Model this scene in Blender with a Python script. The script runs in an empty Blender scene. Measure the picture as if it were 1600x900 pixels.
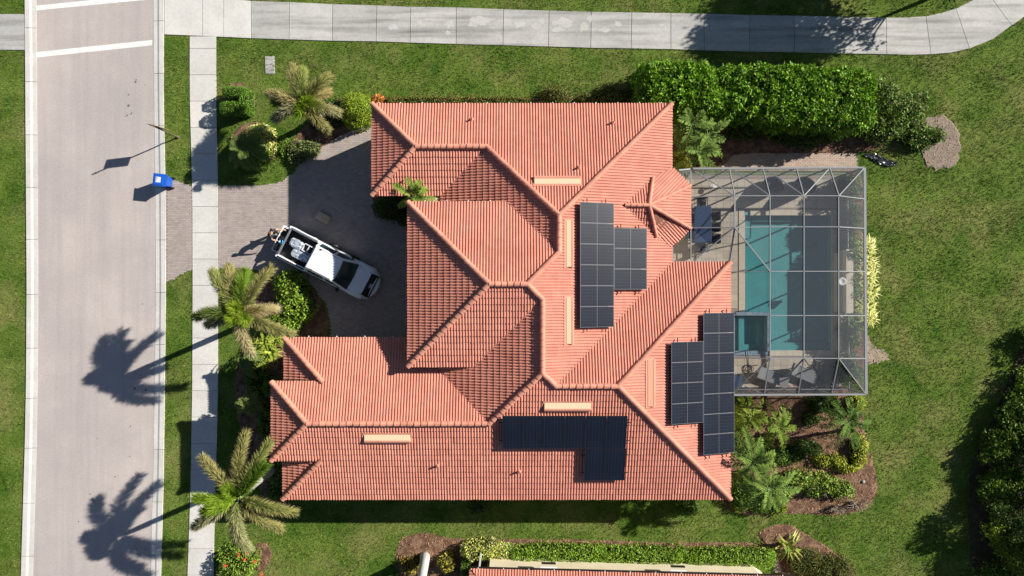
import bpy, bmesh, math, random
import numpy as np
from mathutils import Vector, Matrix
from math import sin, cos, pi, radians, hypot, atan2, sqrt

SC = bpy.context.scene
COL = SC.collection
random.seed(7)
RNG = np.random.default_rng(11)

# ------------------------------------------------------------------ camera, sky, sun, exposure
CAM_H = 39.3          # drone height in metres
PPM = 28.0            # metres on the ground per photo unit
cam_d = bpy.data.cameras.new('camera')
cam = bpy.data.objects.new('camera', cam_d)
COL.objects.link(cam)
cam.location = (0, 0, CAM_H)
cam.rotation_euler = (0, 0, 0)
cam_d.sensor_width = 36
cam_d.angle = 2 * math.atan(800 / (CAM_H * PPM))
cam_d.clip_start = 0.5
cam_d.clip_end = 2000
SC.camera = cam

SUN_DIR = Vector((0.917, 0.398, 0.588)).normalized()     # towards the sun, about 30 degrees up in the east-north-east
SUN_EL = math.asin(SUN_DIR.z)
world = bpy.data.worlds.new("World")
SC.world = world
world.use_nodes = True
wn = world.node_tree
sky = wn.nodes.new('ShaderNodeTexSky')
sky.sky_type = 'NISHITA'
sky.sun_disc = False
sky.sun_elevation = SUN_EL
sky.sun_rotation = math.atan2(SUN_DIR.x, SUN_DIR.y)
sky.altitude = 10
sky.air_density = 0.75
sky.dust_density = 0.3
bg = wn.nodes['Background']
wn.links.new(sky.outputs[0], bg.inputs[0])
bg.inputs[1].default_value = 0.05
sun_d = bpy.data.lights.new('sun', 'SUN')
sun_d.energy = 5.0
sun_d.angle = radians(0.55)
sun_d.color = (1.0, 0.95, 0.87)
sun = bpy.data.objects.new('sun', sun_d)
COL.objects.link(sun)
sun.rotation_euler = SUN_DIR.to_track_quat('Z', 'Y').to_euler()
SC.view_settings.view_transform = 'Standard'
SC.view_settings.look = 'None'
SC.view_settings.exposure = 0.75
SC.view_settings.gamma = 1
SC.view_settings.use_curve_mapping = False

# ------------------------------------------------------------------ helpers
def G(px, py, z=0.0):
    """ground-plan position in metres of something seen at photo pixel (px,py) standing z metres up"""
    k = (1 - z / CAM_H) / PPM
    return ((px - 800) * k, (450 - py) * k)
def G3(px, py, z=0.0):
    x, y = G(px, py, z)
    return Vector((x, y, z))

def vnoise(P, scale, seed=0):
    """smooth value noise -1..1 from summed sines, vectorised"""
    P = np.asarray(P, float) * scale
    r = np.random.default_rng(seed)
    out = np.zeros(len(P))
    for i in range(7):
        d = r.normal(size=P.shape[1])
        d *= (0.8 + 1.6 * r.random()) / np.linalg.norm(d)
        out += np.sin(P @ d * 2 * pi + r.random() * 6.28)
    return out / 3.5

MATS = {}
def N(nt, typ, **kw):
    n = nt.nodes.new(typ)
    for k, v in kw.items():
        if k in n.inputs: n.inputs[k].default_value = v
        else: setattr(n, k, v)
    return n
def mat(name, c1, c2=None, scale=3.0, rough=0.75, bump=0.0, bscale=40.0, attr=False, spec=0.3, metal=0.0,
        c3=None, scale3=0.35, detail=5.0, fine=0.0, fscale=60.0, coat=0.0, streak=None, trans=0.0, w3=(0.45, 0.6), w2=(0.38, 0.62)):
    if name in MATS: return MATS[name]
    m = bpy.data.materials.new(name)
    m.use_nodes = True
    nt = m.node_tree
    L = nt.links.new
    b = nt.nodes['Principled BSDF']
    b.inputs['Roughness'].default_value = rough
    b.inputs['Specular IOR Level'].default_value = spec
    b.inputs['Metallic'].default_value = metal
    if coat: b.inputs['Coat Weight'].default_value = coat; b.inputs['Coat Roughness'].default_value = 0.08
    geo = N(nt, 'ShaderNodeNewGeometry')
    col = None
    def noise(s, d=detail):
        n = N(nt, 'ShaderNodeTexNoise'); n.inputs['Scale'].default_value = s; n.inputs['Detail'].default_value = d
        n.inputs['Roughness'].default_value = 0.6
        L(geo.outputs['Position'], n.inputs['Vector'])
        return n
    def mix(fac, a, bcol, mode='MIX'):
        mx = N(nt, 'ShaderNodeMix', data_type='RGBA', blend_type=mode)
        if isinstance(fac, float): mx.inputs[0].default_value = fac
        else: L(fac, mx.inputs[0])
        for s, v in ((6, a), (7, bcol)):
            if isinstance(v, tuple): mx.inputs[s].default_value = (*v[:3], 1)
            else: L(v, mx.inputs[s])
        return mx.outputs[2]
    def ramp(src, lo, hi):
        r = N(nt, 'ShaderNodeMapRange'); L(src, r.inputs[0])
        r.inputs[1].default_value = lo; r.inputs[2].default_value = hi
        return r.outputs[0]
    col = tuple(c1)
    if c2 is not None:
        col = mix(ramp(noise(scale).outputs[0], w2[0], w2[1]), col, tuple(c2))
    if c3 is not None:
        col = mix(ramp(noise(scale3).outputs[0], w3[0], w3[1]), col, tuple(c3))
    if streak is not None:
        mp = N(nt, 'ShaderNodeMapping'); mp.inputs['Scale'].default_value = streak[0]; L(geo.outputs['Position'], mp.inputs['Vector'])
        sn = N(nt, 'ShaderNodeTexNoise'); sn.inputs['Scale'].default_value = 1.0; sn.inputs['Detail'].default_value = 6; sn.inputs['Roughness'].default_value = .65
        L(mp.outputs[0], sn.inputs['Vector'])
        col = mix(ramp(sn.outputs[0], *streak[2]), col, tuple(streak[1]))
    if fine > 0:
        r = N(nt, 'ShaderNodeMapRange'); L(noise(fscale, 3).outputs[0], r.inputs[0])
        r.inputs[1].default_value = 0.3; r.inputs[2].default_value = 0.7
        r.inputs[3].default_value = 1 - fine; r.inputs[4].default_value = 1 + fine
        v = N(nt, 'ShaderNodeCombineColor'); [L(r.outputs[0], v.inputs[i]) for i in range(3)]
        col = mix(1.0, col, v.outputs[0], 'MULTIPLY')
    if attr:
        a = N(nt, 'ShaderNodeAttribute', attribute_name='Col')
        col = mix(1.0, col, a.outputs['Color'], 'MULTIPLY')
    if isinstance(col, tuple): b.inputs['Base Color'].default_value = (*col, 1)
    else: L(col, b.inputs['Base Color'])
    if bump > 0:
        bp = N(nt, 'ShaderNodeBump'); bp.inputs['Strength'].default_value = bump; bp.inputs['Distance'].default_value = 0.03
        L(noise(bscale, 4).outputs[0], bp.inputs['Height']); L(bp.outputs[0], b.inputs['Normal'])
    if trans > 0:
        t = N(nt, 'ShaderNodeBsdfTranslucent')
        if isinstance(col, tuple): t.inputs[0].default_value = (*col, 1)
        else: L(col, t.inputs[0])
        ms = N(nt, 'ShaderNodeMixShader'); ms.inputs[0].default_value = trans
        L(b.outputs[0], ms.inputs[1]); L(t.outputs[0], ms.inputs[2])
        L(ms.outputs[0], nt.nodes['Material Output'].inputs[0])
    MATS[name] = m
    return m

def tag(o, label=None, cat=None, group=None, kind=None):
    if label: o['label'] = label
    if cat: o['category'] = cat
    if group: o['group'] = group
    if kind: o['kind'] = kind
    return o
def link(name, me, parent=None, world=False, m=None):
    o = bpy.data.objects.new(name, me)
    COL.objects.link(o)
    if m is not None and not me.materials: me.materials.append(m)
    if parent is not None:
        o.parent = parent
        if world:
            p = parent; M = p.matrix_basis.copy()
            while p.parent is not None:
                M = p.parent.matrix_basis @ p.matrix_parent_inverse @ M
                p = p.parent
            o.matrix_parent_inverse = M.inverted()
    return o
def empty(name, loc, rz=0.0):
    o = bpy.data.objects.new(name, None)
    o.empty_display_size = 0.2
    COL.objects.link(o)
    o.matrix_basis = Matrix.Translation(Vector(loc)) @ Matrix.Rotation(rz, 4, 'Z')
    return o
def thing(name, label, cat, loc=(0, 0, 0), rz=0.0, group=None):
    return tag(empty(name, loc, rz), label, cat, group)

class MB:
    def __init__(s): s.v = []; s.f = []; s.c = []
    def add(s, vs, fs, col=None):
        n = len(s.v)
        s.v += [tuple(v) for v in vs]; s.f += [tuple(i + n for i in f) for f in fs]
        s.c += [col or (1, 1, 1)] * len(vs)
        return s
    def box(s, x0, y0, z0, x1, y1, z1, M=None, col=None):
        vs = [Vector((x, y, z)) for z in (z0, z1) for x, y in ((x0, y0), (x1, y0), (x1, y1), (x0, y1))]
        if M is not None: vs = [M @ v for v in vs]
        return s.add(vs, [(3, 2, 1, 0), (4, 5, 6, 7), (0, 1, 5, 4), (1, 2, 6, 5), (2, 3, 7, 6), (3, 0, 4, 7)], col)
    def prism(s, pts, z0, z1, col=None):
        n = len(pts)
        a = sum(pts[i][0] * pts[(i + 1) % n][1] - pts[(i + 1) % n][0] * pts[i][1] for i in range(n))
        if a < 0: pts = pts[::-1]
        vs = [(p[0], p[1], z0) for p in pts] + [(p[0], p[1], z1) for p in pts]
        fs = [tuple(range(n - 1, -1, -1)), tuple(range(n, 2 * n))] + [(i, (i + 1) % n, n + (i + 1) % n, n + i) for i in range(n)]
        return s.add(vs, fs, col)
    def bar(s, a, b, w, h=None, col=None):
        a = Vector(a); b = Vector(b); h = h or w
        d = (b - a).normalized()
        up = Vector((0, 0, 1)) if abs(d.z) < 0.95 else Vector((1, 0, 0))
        x = d.cross(up).normalized(); y = x.cross(d).normalized()
        vs = [p + x * sx * w / 2 + y * sy * h / 2 for p in (a, b) for sx, sy in ((-1, -1), (1, -1), (1, 1), (-1, 1))]
        return s.add(vs, [(3, 2, 1, 0), (4, 5, 6, 7), (0, 1, 5, 4), (1, 2, 6, 5), (2, 3, 7, 6), (3, 0, 4, 7)], col)
    def tube(s, pts, rad, n=8, col=None, cap=True):
        pts = [Vector(p) for p in pts]
        if not hasattr(rad, '__len__'): rad = [rad] * len(pts)
        base = len(s.v); vs = []; fs = []
        px = None
        for i, p in enumerate(pts):
            d = (pts[min(i + 1, len(pts) - 1)] - pts[max(i - 1, 0)]).normalized()
            if px is None: px = d.orthogonal().normalized()
            px = (px - d * px.dot(d)).normalized(); py = d.cross(px)
            vs += [p + (px * cos(2 * pi * k / n) + py * sin(2 * pi * k / n)) * rad[i] for k in range(n)]
        for i in range(len(pts) - 1):
            fs += [(i * n + k, i * n + (k + 1) % n, (i + 1) * n + (k + 1) % n, (i + 1) * n + k) for k in range(n)]
        if cap:
            fs += [tuple(range(n - 1, -1, -1)), tuple((len(pts) - 1) * n + k for k in range(n))]
        return s.add(vs, fs, col)
    def lathe(s, prof, c=(0, 0, 0), n=16, col=None, M=None):
        vs = []; fs = []
        for r, z in prof:
            vs += [Vector((c[0] + r * cos(2 * pi * k / n), c[1] + r * sin(2 * pi * k / n), c[2] + z)) for k in range(n)]
        for i in range(len(prof) - 1):
            fs += [(i * n + k, i * n + (k + 1) % n, (i + 1) * n + (k + 1) % n, (i + 1) * n + k) for k in range(n)]
        fs += [tuple(range(n - 1, -1, -1)), tuple((len(prof) - 1) * n + k for k in range(n))]
        if M is not None: vs = [M @ v for v in vs]
        return s.add(vs, fs, col)
    def mesh(s, name, m=None, smooth=False, bevel=0.0, seg=2):
        me = bpy.data.meshes.new(name)
        me.from_pydata(s.v, [], s.f)
        if True:
            a = me.color_attributes.new('Col', 'FLOAT_COLOR', 'POINT')
            a.data.foreach_set('color', np.hstack([np.array(s.c, float), np.ones((len(s.c), 1))]).ravel())
        if bevel > 0:
            bm = bmesh.new(); bm.from_mesh(me)
            bmesh.ops.remove_doubles(bm, verts=bm.verts, dist=1e-5)
            es = [e for e in bm.edges if len(e.link_faces) == 2 and e.calc_face_angle(0) > radians(30)]
            bmesh.ops.bevel(bm, geom=es, offset=bevel, segments=seg, affect='EDGES', profile=0.6, clamp_overlap=True)
            bm.to_mesh(me); bm.free()
        if smooth: me.polygons.foreach_set('use_smooth', [True] * len(me.polygons))
        if m is not None: me.materials.append(m)
        me.update()
        return me
    def build(s, name, m=None, parent=None, world=False, smooth=False, bevel=0.0, seg=2):
        return link(name, s.mesh(name, m, smooth, bevel, seg), parent, world)

def np_mesh(name, V, F, col=None, m=None, smooth=False):
    """V (n,3), F (m,4) or (m,3) numpy"""
    V = np.asarray(V, np.float32); F = np.asarray(F, np.int32)
    me = bpy.data.meshes.new(name)
    k = F.shape[1]
    me.vertices.add(len(V)); me.vertices.foreach_set('co', V.ravel())
    me.loops.add(F.size); me.loops.foreach_set('vertex_index', F.ravel())
    me.polygons.add(len(F)); me.polygons.foreach_set('loop_start', np.arange(0, F.size, k, dtype=np.int32))
    try: me.polygons.foreach_set('loop_total', np.full(len(F), k, np.int32))
    except Exception: pass
    me.polygons.foreach_set('use_smooth', np.full(len(F), smooth, bool))
    me.update(calc_edges=True)
    if col is not None:
        a = me.color_attributes.new('Col', 'FLOAT_COLOR', 'POINT')
        c = np.ones((len(V), 4), np.float32); c[:, :3] = col
        a.data.foreach_set('color', c.ravel())
    if m is not None: me.materials.append(m)
    return me

def unit(A): return A / np.maximum(np.linalg.norm(A, axis=1, keepdims=True), 1e-9)
def leaf_arrays(C, D, Nn, L, W, fold=0.0):
    """diamond shaped leaves"""
    n = len(C)
    L = np.broadcast_to(L, (n,))[:, None]; W = np.broadcast_to(W, (n,))[:, None]
    S = unit(np.cross(D, Nn))
    U = np.cross(S, D)
    V = np.empty((n, 4, 3))
    V[:, 0] = C; V[:, 2] = C + D * L
    mid = C + D * L * 0.45 + U * fold * W
    V[:, 1] = mid + S * W / 2; V[:, 3] = mid - S * W / 2
    F = np.arange(n * 4).reshape(n, 4)
    return V.reshape(-1, 3), F
def cat_arrays(parts):
    V = []; F = []; Cc = []; o = 0
    for v, f, c in parts:
        V.append(v); F.append(f + o); o += len(v); Cc.append(np.broadcast_to(c, (len(v), 3)))
    return np.vstack(V), np.vstack(F), np.vstack(Cc)

def in_poly(P, poly):
    x, y = P[:, 0], P[:, 1]; ins = np.zeros(len(P), bool); n = len(poly)
    for i in range(n):
        x0, y0 = poly[i]; x1, y1 = poly[(i + 1) % n]
        if y0 == y1: continue
        c = ((y0 > y) != (y1 > y)) & (x < (x1 - x0) * (y - y0) / (y1 - y0) + x0)
        ins ^= c
    return ins
def interp(y, tab):
    ys = [t[0] for t in tab]; xs = [t[1] for t in tab]
    return float(np.interp(y, ys, xs))
def smooth_poly(pts, it=2, jit=0.0, seed=1):
    pts = [Vector(p) for p in pts]
    for _ in range(it):
        q = []
        for i in range(len(pts)):
            a, b = pts[i], pts[(i + 1) % len(pts)]
            q += [a * .75 + b * .25, a * .25 + b * .75]
        pts = q
    if jit:
        r = random.Random(seed)
        pts = [p + Vector((r.uniform(-jit, jit), r.uniform(-jit, jit))) for p in pts]
    return [tuple(p) for p in pts]

# ------------------------------------------------------------------ materials
M_LAWN_ARGS = dict(c2=(0.062, 0.125, 0.013), scale=0.5, c3=(0.225, 0.21, 0.075), scale3=0.40, w3=(0.47, 0.78), detail=10, streak=((.10, .8, 1), (.13, .165, .035), (.48, .85)))
m_lawn = mat('lawn', (0.125, 0.180, 0.030), rough=0.9, bump=1.0, bscale=22, spec=0.1, fine=0.22, fscale=9, **M_LAWN_ARGS)
m_blade = mat('grass_blades', (0.155, 0.230, 0.040), rough=0.7, attr=True, spec=0.2, trans=0.25, **M_LAWN_ARGS)
m_asph = mat('road_asphalt', (0.45, 0.395, 0.37), (0.49, 0.435, 0.405), 0.5, 0.9, 0.35, 55, c3=(0.41, 0.365, 0.345), scale3=0.14, streak=((1.6, .06, 1), (.35, .315, .30), (.45, .85)), fine=0.10, fscale=14, spec=0.2)
m_conc = mat('pale_concrete', (0.54, 0.52, 0.485), (0.60, 0.58, 0.54), 0.8, 0.85, 0.15, 60, fine=0.07, fscale=7, attr=True, spec=0.2)
m_conc_old = mat('stained_concrete', (0.50, 0.485, 0.455), (0.41, 0.40, 0.38), 0.55, 0.85, 0.2, 60, w2=(0.3, 0.7), streak=((.14, 2.2, 1), (.20, .195, .185), (.46, .74)), c3=(.40, .395, .375), scale3=.3, fine=0.08, fscale=6, attr=True, spec=0.2)
m_paint = mat('white_road_paint', (0.78, 0.78, 0.75), (0.66, 0.66, 0.63), 3, 0.7, 0.1, 60)
m_paver = mat('brick_paver', (0.385, 0.325, 0.295), (0.35, 0.30, 0.275), 1.2, 0.9, 0.2, 90, attr=True, spec=0.2)
m_sand = mat('paver_sand', (0.31, 0.26, 0.235), (0.28, 0.235, 0.21), 6, 0.95)
m_deckt = mat('deck_travertine', (0.44, 0.39, 0.32), (0.50, 0.44, 0.36), 1.5, 0.8, 0.1, 40, attr=True, spec=0.25)
m_mulch = mat('mulch', (0.16, 0.085, 0.05), (0.085, 0.05, 0.033), 6, 0.95, 0.9, 30, c3=(0.24, 0.145, 0.09), scale3=2.2, fine=0.35, fscale=25)
m_mulch_g = mat('dry_straw_mulch', (0.30, 0.23, 0.17), (0.20, 0.155, 0.12), 6, 0.95, 0.9, 30, fine=0.3, fscale=25)
m_chip = mat('bark_chip', (0.30, 0.16, 0.095), rough=0.9, attr=True)
m_soil = mat('bare_soil', (0.36, 0.28, 0.20), (0.24, 0.20, 0.13), 3, 0.95, 0.8, 25, fine=0.3, fscale=18)
TILE_C = (0.585, 0.243, 0.172)
m_tile = mat('terracotta_tile', TILE_C, (0.52, 0.205, 0.145), 0.9, 0.7, 0.08, 60, attr=True, spec=0.3, fine=0.06, fscale=3)
m_cap = mat('terracotta_cap', (0.585, 0.265, 0.185), (0.53, 0.225, 0.155), 1.4, 0.7, 0.08, 60, attr=True, spec=0.3)
m_deck = mat('roof_underlay', (0.20, 0.085, 0.06), rough=0.9)
m_wall = mat('cream_stucco', (0.68, 0.55, 0.36), (0.62, 0.50, 0.33), 1.0, 0.9, 0.3, 60)
m_bronze = mat('dark_bronze', (0.025, 0.022, 0.02), rough=0.45, metal=0.3)
m_ventc = mat('vent_cream', (0.70, 0.55, 0.36), rough=0.6)
m_ventp = mat('vent_peach', (0.68, 0.36, 0.22), rough=0.6)
m_white = mat('white_plastic', (0.78, 0.78, 0.76), rough=0.4)
m_bark = mat('palm_trunk', (0.40, 0.37, 0.33), (0.30, 0.27, 0.24), 3, 0.9, 0.5, 20)
m_bark_w = mat('pale_palm_trunk', (0.62, 0.60, 0.56), (0.48, 0.46, 0.43), 2, 0.8, 0.3, 20)
m_twig = mat('dry_twig', (0.42, 0.36, 0.29), (0.27, 0.22, 0.18), 5, 0.9)
m_wood = mat('tree_bark', (0.16, 0.12, 0.09), (0.10, 0.08, 0.06), 5, 0.9, 0.4, 20)
m_leaf = mat('leaf', (1, 1, 1), rough=0.5, attr=True, spec=0.3, trans=0.22)
m_frond = mat('frond', (1, 1, 1), rough=0.65, attr=True, spec=0.12, trans=0.18)
m_core = mat('core_shade', (0.022, 0.03, 0.010), rough=0.95, spec=0.05)  # near-black filler colour standing in for the shade between leaves
# ------------------------------------------------------------------ the ground and everything paved
POOL_X0, POOL_Y1 = G(1145, 336); POOL_X1, POOL_Y0 = G(1300, 548)
def build_ground():
    B = 400
    xs = [-B, POOL_X0 - .3, POOL_X1 + .3, B]; ys = [-B, POOL_Y0 - .3, POOL_Y1 + .3, B]
    mb = MB()
    idx = [(x, y, 0) for y in ys for x in xs]
    fs = [(j * 4 + i, j * 4 + i + 1, j * 4 + i + 5, j * 4 + i + 4) for j in range(3) for i in range(3) if (i, j) != (1, 1)]
    mb.add(idx, fs)
    tag(mb.build('ground', m_lawn), 'mown green lawn with dry straw coloured patches', kind='structure')
build_ground()

T_KL0 = [(-60, 39), (0, 40), (150, 41), (300, 42), (450, 43), (600, 42), (700, 40), (800, 37), (900, 34), (980, 31)]
T_KL1 = [(y, x + 17 if y < 700 else x + 17.5) for y, x in T_KL0]
T_KR0 = [(-60, 240), (0, 240), (150, 241), (300, 243), (450, 243.7), (600, 242), (700, 240.5), (800, 238), (900, 236), (980, 234)]
T_KR1 = [(-60, 257), (0, 256.5), (150, 256), (300, 259), (450, 259.5), (600, 258), (750, 256), (900, 252), (980, 249)]
T_SL = [(50, 297), (150, 297), (300, 301), (450, 301.5), (600, 301), (750, 298.5), (800, 297), (900, 293.5), (980, 290)]
T_SR = [(50, 338), (150, 338), (300, 341), (450, 341), (600, 341), (700, 339), (800, 335.5), (900, 334), (980, 331)]

def quad_px(ps, z0, z1, name, m, parent, gap=0.012, col=None, bev=0.0):
    pts = [Vector(G(*p)) for p in ps]
    c = sum(pts, Vector((0, 0))) / len(pts)
    pts = [p + (c - p).normalized() * gap for p in pts]
    mb = MB().prism([tuple(p) for p in pts], z0, z1, col)
    return mb.build(name, m, parent, bevel=bev, seg=1)

def build_road():
    ys = [-60, 0, 75, 150, 225, 300, 375, 450, 525, 600, 650, 700, 750, 800, 850, 900, 980]
    L = [G(interp(y, T_KL1) - 1, y) for y in ys]; R = [G(interp(y, T_KR0) + 1, y) for y in ys]
    me = MB().add([(x, y, .008) for x, y in L + R[::-1]], [tuple(range(2 * len(ys)))])
    road = tag(me.build('road', m_asph), 'pale grey asphalt street running down the left side', kind='structure')
    for ps in ([(57, 81.5), (238, 62.5), (238, 71), (57, 90)], [(57, 9), (192, -5), (238, -9.5), (238, -1), (57, 16.5)]):
        MB().add([(*G(*p), .012) for p in ps], [tuple(range(len(ps)))]).build('road_marking', m_paint, road)
    # oil spots
    mo = mat('oil_stain', (0.10, 0.095, 0.09), rough=0.8)
    mb = MB()
    r = random.Random(3)
    for px, py, rr in [(201, 165, 2.2), (201, 148, 1.2), (212, 128, 1.6), (213, 125, 1.2), (227, 133, 1), (199, 180, 1.2), (205, 178, 1.4), (206, 176, 1),
                       (197, 182, 1), (180, 745, 1.3), (204, 666, 1.1), (203, 713, 1.0), (145, 780, 1.6), (141, 772, 1.3), (147, 783, 1.2), (213, 858, 1.2), (228, 858, 1.2),
                       (223, 475, 1), (152, 685, .8), (123, 815, 1), (198, 760, .9), (211, 607, 1.8), (228, 609, 1.8)]:
        x, y = G(px, py)
        n = 9
        mb.add([(x + rr / 28 * cos(2 * pi * i / n) * r.uniform(.6, 1.2), y + rr / 28 * sin(2 * pi * i / n) * r.uniform(.6, 1.2), .0125) for i in range(n)], [tuple(range(n))])
    mb.build('oil_stain', mo, road)
    # kerbs with gutters, cast in lengths
    def kerb(name, lab, T0, T1, joints, flip):
        root = MB()
        ysr = [-60, 150, 300, 450, 600, 700, 800, 900, 980]
        a = [G(interp(y, T0), y) for y in ysr]; b = [G(interp(y, T1), y) for y in ysr]
        root.prism(a + b[::-1], -.12, .011)
        o = tag(root.build(name, m_mulch_g), lab, kind='structure')
        for y0, y1 in zip(joints, joints[1:]):
            sub = 3
            prof = [(0, .075), (.42, .07), (.62, .03), (1, .022)]      # from the lawn side to the road side
            if flip: prof = [(1 - u, z) for u, z in prof][::-1]
            vs = []; fs = []
            for j in range(sub + 1):
                y = y0 + (y1 - y0) * j / sub
                if j == 0: y += .35
                if j == sub: y -= .35
                xa, xb = interp(y, T0), interp(y, T1)
                row = [(0, -.1)] + prof + [(1, -.1)]
                vs += [(*G(xa + (xb - xa) * u, y), z) for u, z in row]
            n = 6
            for j in range(sub):
                for i in range(n - 1):
                    fs.append((j * n + i, (j + 1) * n + i, (j + 1) * n + i + 1, j * n + i + 1))
            fs += [tuple(range(n)), tuple(range(sub * n + n - 1, sub * n - 1, -1))]
            c = random.uniform(.94, 1.03)
            MB().add(vs, fs, (c, c, c)).build('kerb_segment', m_conc, o)
    kerb('kerb', 'pale concrete kerb and gutter along the left edge of the street', T_KL0, T_KL1, [-40, 44, 128, 211, 293, 374, 460, 544, 622, 700, 786, 869, 960], False)
    kerb('kerb', 'pale concrete kerb and gutter along the right edge of the street', T_KR0, T_KR1, [-50, 33, 115, 197, 293, 375, 457, 538, 620, 702, 784, 868, 960], True)
build_road()

def build_sidewalks():
    ys = [56 + i * 2 for i in range(2)]
    joints = [57, 76] + [76 + 41.1 * i for i in range(1, 22)]
    a = [G(interp(y, T_SL), y) for y in (57, 150, 300, 450, 600, 750, 900, 980)]; b = [G(interp(y, T_SR), y) for y in (57, 150, 300, 450, 600, 750, 900, 980)]
    o = tag(MB().prism(a + b[::-1], -.1, .016).build('pavement', m_sand), 'narrow pale concrete pavement between verge and front garden', kind='structure')
    for y0, y1 in zip(joints, joints[1:]):
        c = random.uniform(.94, 1.06)
        quad_px([(interp(y0, T_SL), y0 + .3), (interp(y0, T_SR), y0 + .3), (interp(y1, T_SR), y1 - .3), (interp(y1, T_SL), y1 - .3)], -.05, .045, 'paving_slab', m_conc, o, 0.0, (c, c, c))
    # the wide path across the top
    secs = [((257, -3), (257, 54)), ((317, -3), (317, 56.5)), ((350, -2), (350, 58)), ((393, 2), (393, 60)), ((453, 4), (452, 62)), ((520, 7), (520, 64)), ((589, 9), (588, 65)),
            ((642, 11), (641, 67)), ((713, 12), (713, 69)), ((787, 15), (786, 71)), ((858, 17), (857, 73)), ((924, 19), (923, 75)), ((987, 20), (986, 76)),
            ((1048, 21), (1048, 77)), ((1100, 22), (1100, 79)), ((1171, 24), (1171, 81)), ((1240, 25), (1241, 82)), ((1314, 27), (1313, 84)), ((1384, 28), (1385, 85)),
            ((1446, 26), (1454, 85)), ((1493, 14), (1514, 76)), ((1540, -14), (1580, 40)), ((1575, -48), (1640, -10))]
    mids = {18: ((1416, 28), (1420, 86)), 19: ((1470, 21), (1485, 82.5)), 20: ((1519, 1), (1551, 61)), 21: ((1559, -30), (1612, 17))}
    ring = []
    for i, s in enumerate(secs):
        ring.append(s)
        if i in mids: ring.append(mids[i])
    o = tag(MB().prism([G(*s[0]) for s in ring] + [G(*s[1]) for s in ring][::-1], -.1, .018).build('path', m_sand), 'wide stained concrete path across the top', kind='structure')
    for i in range(len(secs) - 1):
        a, b = secs[i], secs[i + 1]
        g = .4
        top = [(a[0][0] + g, a[0][1])] + ([mids[i][0]] if i in mids else []) + [(b[0][0] - g, b[0][1])]
        bot = [(a[1][0] + g, a[1][1])] + ([mids[i][1]] if i in mids else []) + [(b[1][0] - g, b[1][1])]
        c = random.uniform(.9, 1.08)
        if i < 3: c = 1.02
        quad_px(top + bot[::-1], -.05, .05, 'paving_slab', m_conc if i < 3 else m_conc_old, o, 0.0, (c, c, c))
    mp_ = mat('cleaned_concrete', (.58, .565, .525), (.50, .49, .455), 2.5, .85)
    mb = MB(); r = random.Random(12)
    for px, py, a, b in [(614, 42, 10, 7), (655, 36, 7, 6), (703, 38, 10, 8), (700, 52, 6, 5), (752, 33, 24, 9), (740, 38, 12, 7), (812, 38, 13, 8), (838, 42, 10, 9), (846, 36, 6, 9), (880, 36, 22, 10), (872, 46, 14, 6), (912, 42, 9, 10), (922, 30, 6, 7), (945, 47, 12, 5), (965, 38, 7, 6), (1033, 40, 8, 3)]:
        x, y = G(px, py); n = 22; ph = [r.uniform(0, 6.28) for _ in range(4)]
        rim = [(x + a / 28 * 1.25 * cos(t) * (1 + .22 * sin(3 * t + ph[0]) + .14 * sin(7 * t + ph[1])), y + b / 28 * 1.25 * sin(t) * (1 + .22 * sin(4 * t + ph[2]) + .14 * sin(9 * t + ph[3])), .0515 + .0004 * (px % 5)) for t in [2 * pi * i / n for i in range(n)]]
        k0 = len(mb.v); mb.add([(x, y, rim[0][2])], [], (1, 1, .99)); mb.add([((q[0] + x) / 2, (q[1] + y) / 2, q[2]) for q in rim], [], (.8, .8, .8)); mb.add(rim, [], (0, 0, 0))
        mb.f += [(k0, k0 + 1 + i, k0 + 1 + (i + 1) % n) for i in range(n)] + [(k0 + 1 + i, k0 + 1 + n + i, k0 + 1 + n + (i + 1) % n, k0 + 1 + (i + 1) % n) for i in range(n)]
    nt = mp_.node_tree; b = nt.nodes['Principled BSDF']; at = N(nt, 'ShaderNodeAttribute', attribute_name='Col'); no = N(nt, 'ShaderNodeTexNoise'); no.inputs['Scale'].default_value = 5; no.inputs['Detail'].default_value = 9
    ge = N(nt, 'ShaderNodeNewGeometry'); nt.links.new(ge.outputs['Position'], no.inputs['Vector'])
    sm = N(nt, 'ShaderNodeMath', operation='ADD'); nt.links.new(at.outputs['Fac'], sm.inputs[0]); nt.links.new(no.outputs[0], sm.inputs[1])
    mr = N(nt, 'ShaderNodeMapRange'); nt.links.new(sm.outputs[0], mr.inputs[0]); mr.inputs[1].default_value = .92; mr.inputs[2].default_value = 1.25; mr.inputs[4].default_value = .85
    tr = N(nt, 'ShaderNodeBsdfTransparent'); ms = N(nt, 'ShaderNodeMixShader'); nt.links.new(mr.outputs[0], ms.inputs[0]); nt.links.new(tr.outputs[0], ms.inputs[1]); nt.links.new(b.outputs[0], ms.inputs[2]); nt.links.new(ms.outputs[0], nt.nodes['Material Output'].inputs[0])
    mb.build('pale_stain', mp_, o)
    o = tag(MB().prism([G(-60, 22), G(40, 22), G(40, 79), G(-60, 79)], -.1, .012).build('path', m_sand), 'stained concrete path landing at the top left beyond the street', kind='structure')
    quad_px([(-40, 22.5), (39.5, 22.5), (40, 78.5), (-40, 78.5)], -.05, .05, 'paving_slab', m_conc_old, o)
build_sidewalks()

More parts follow.
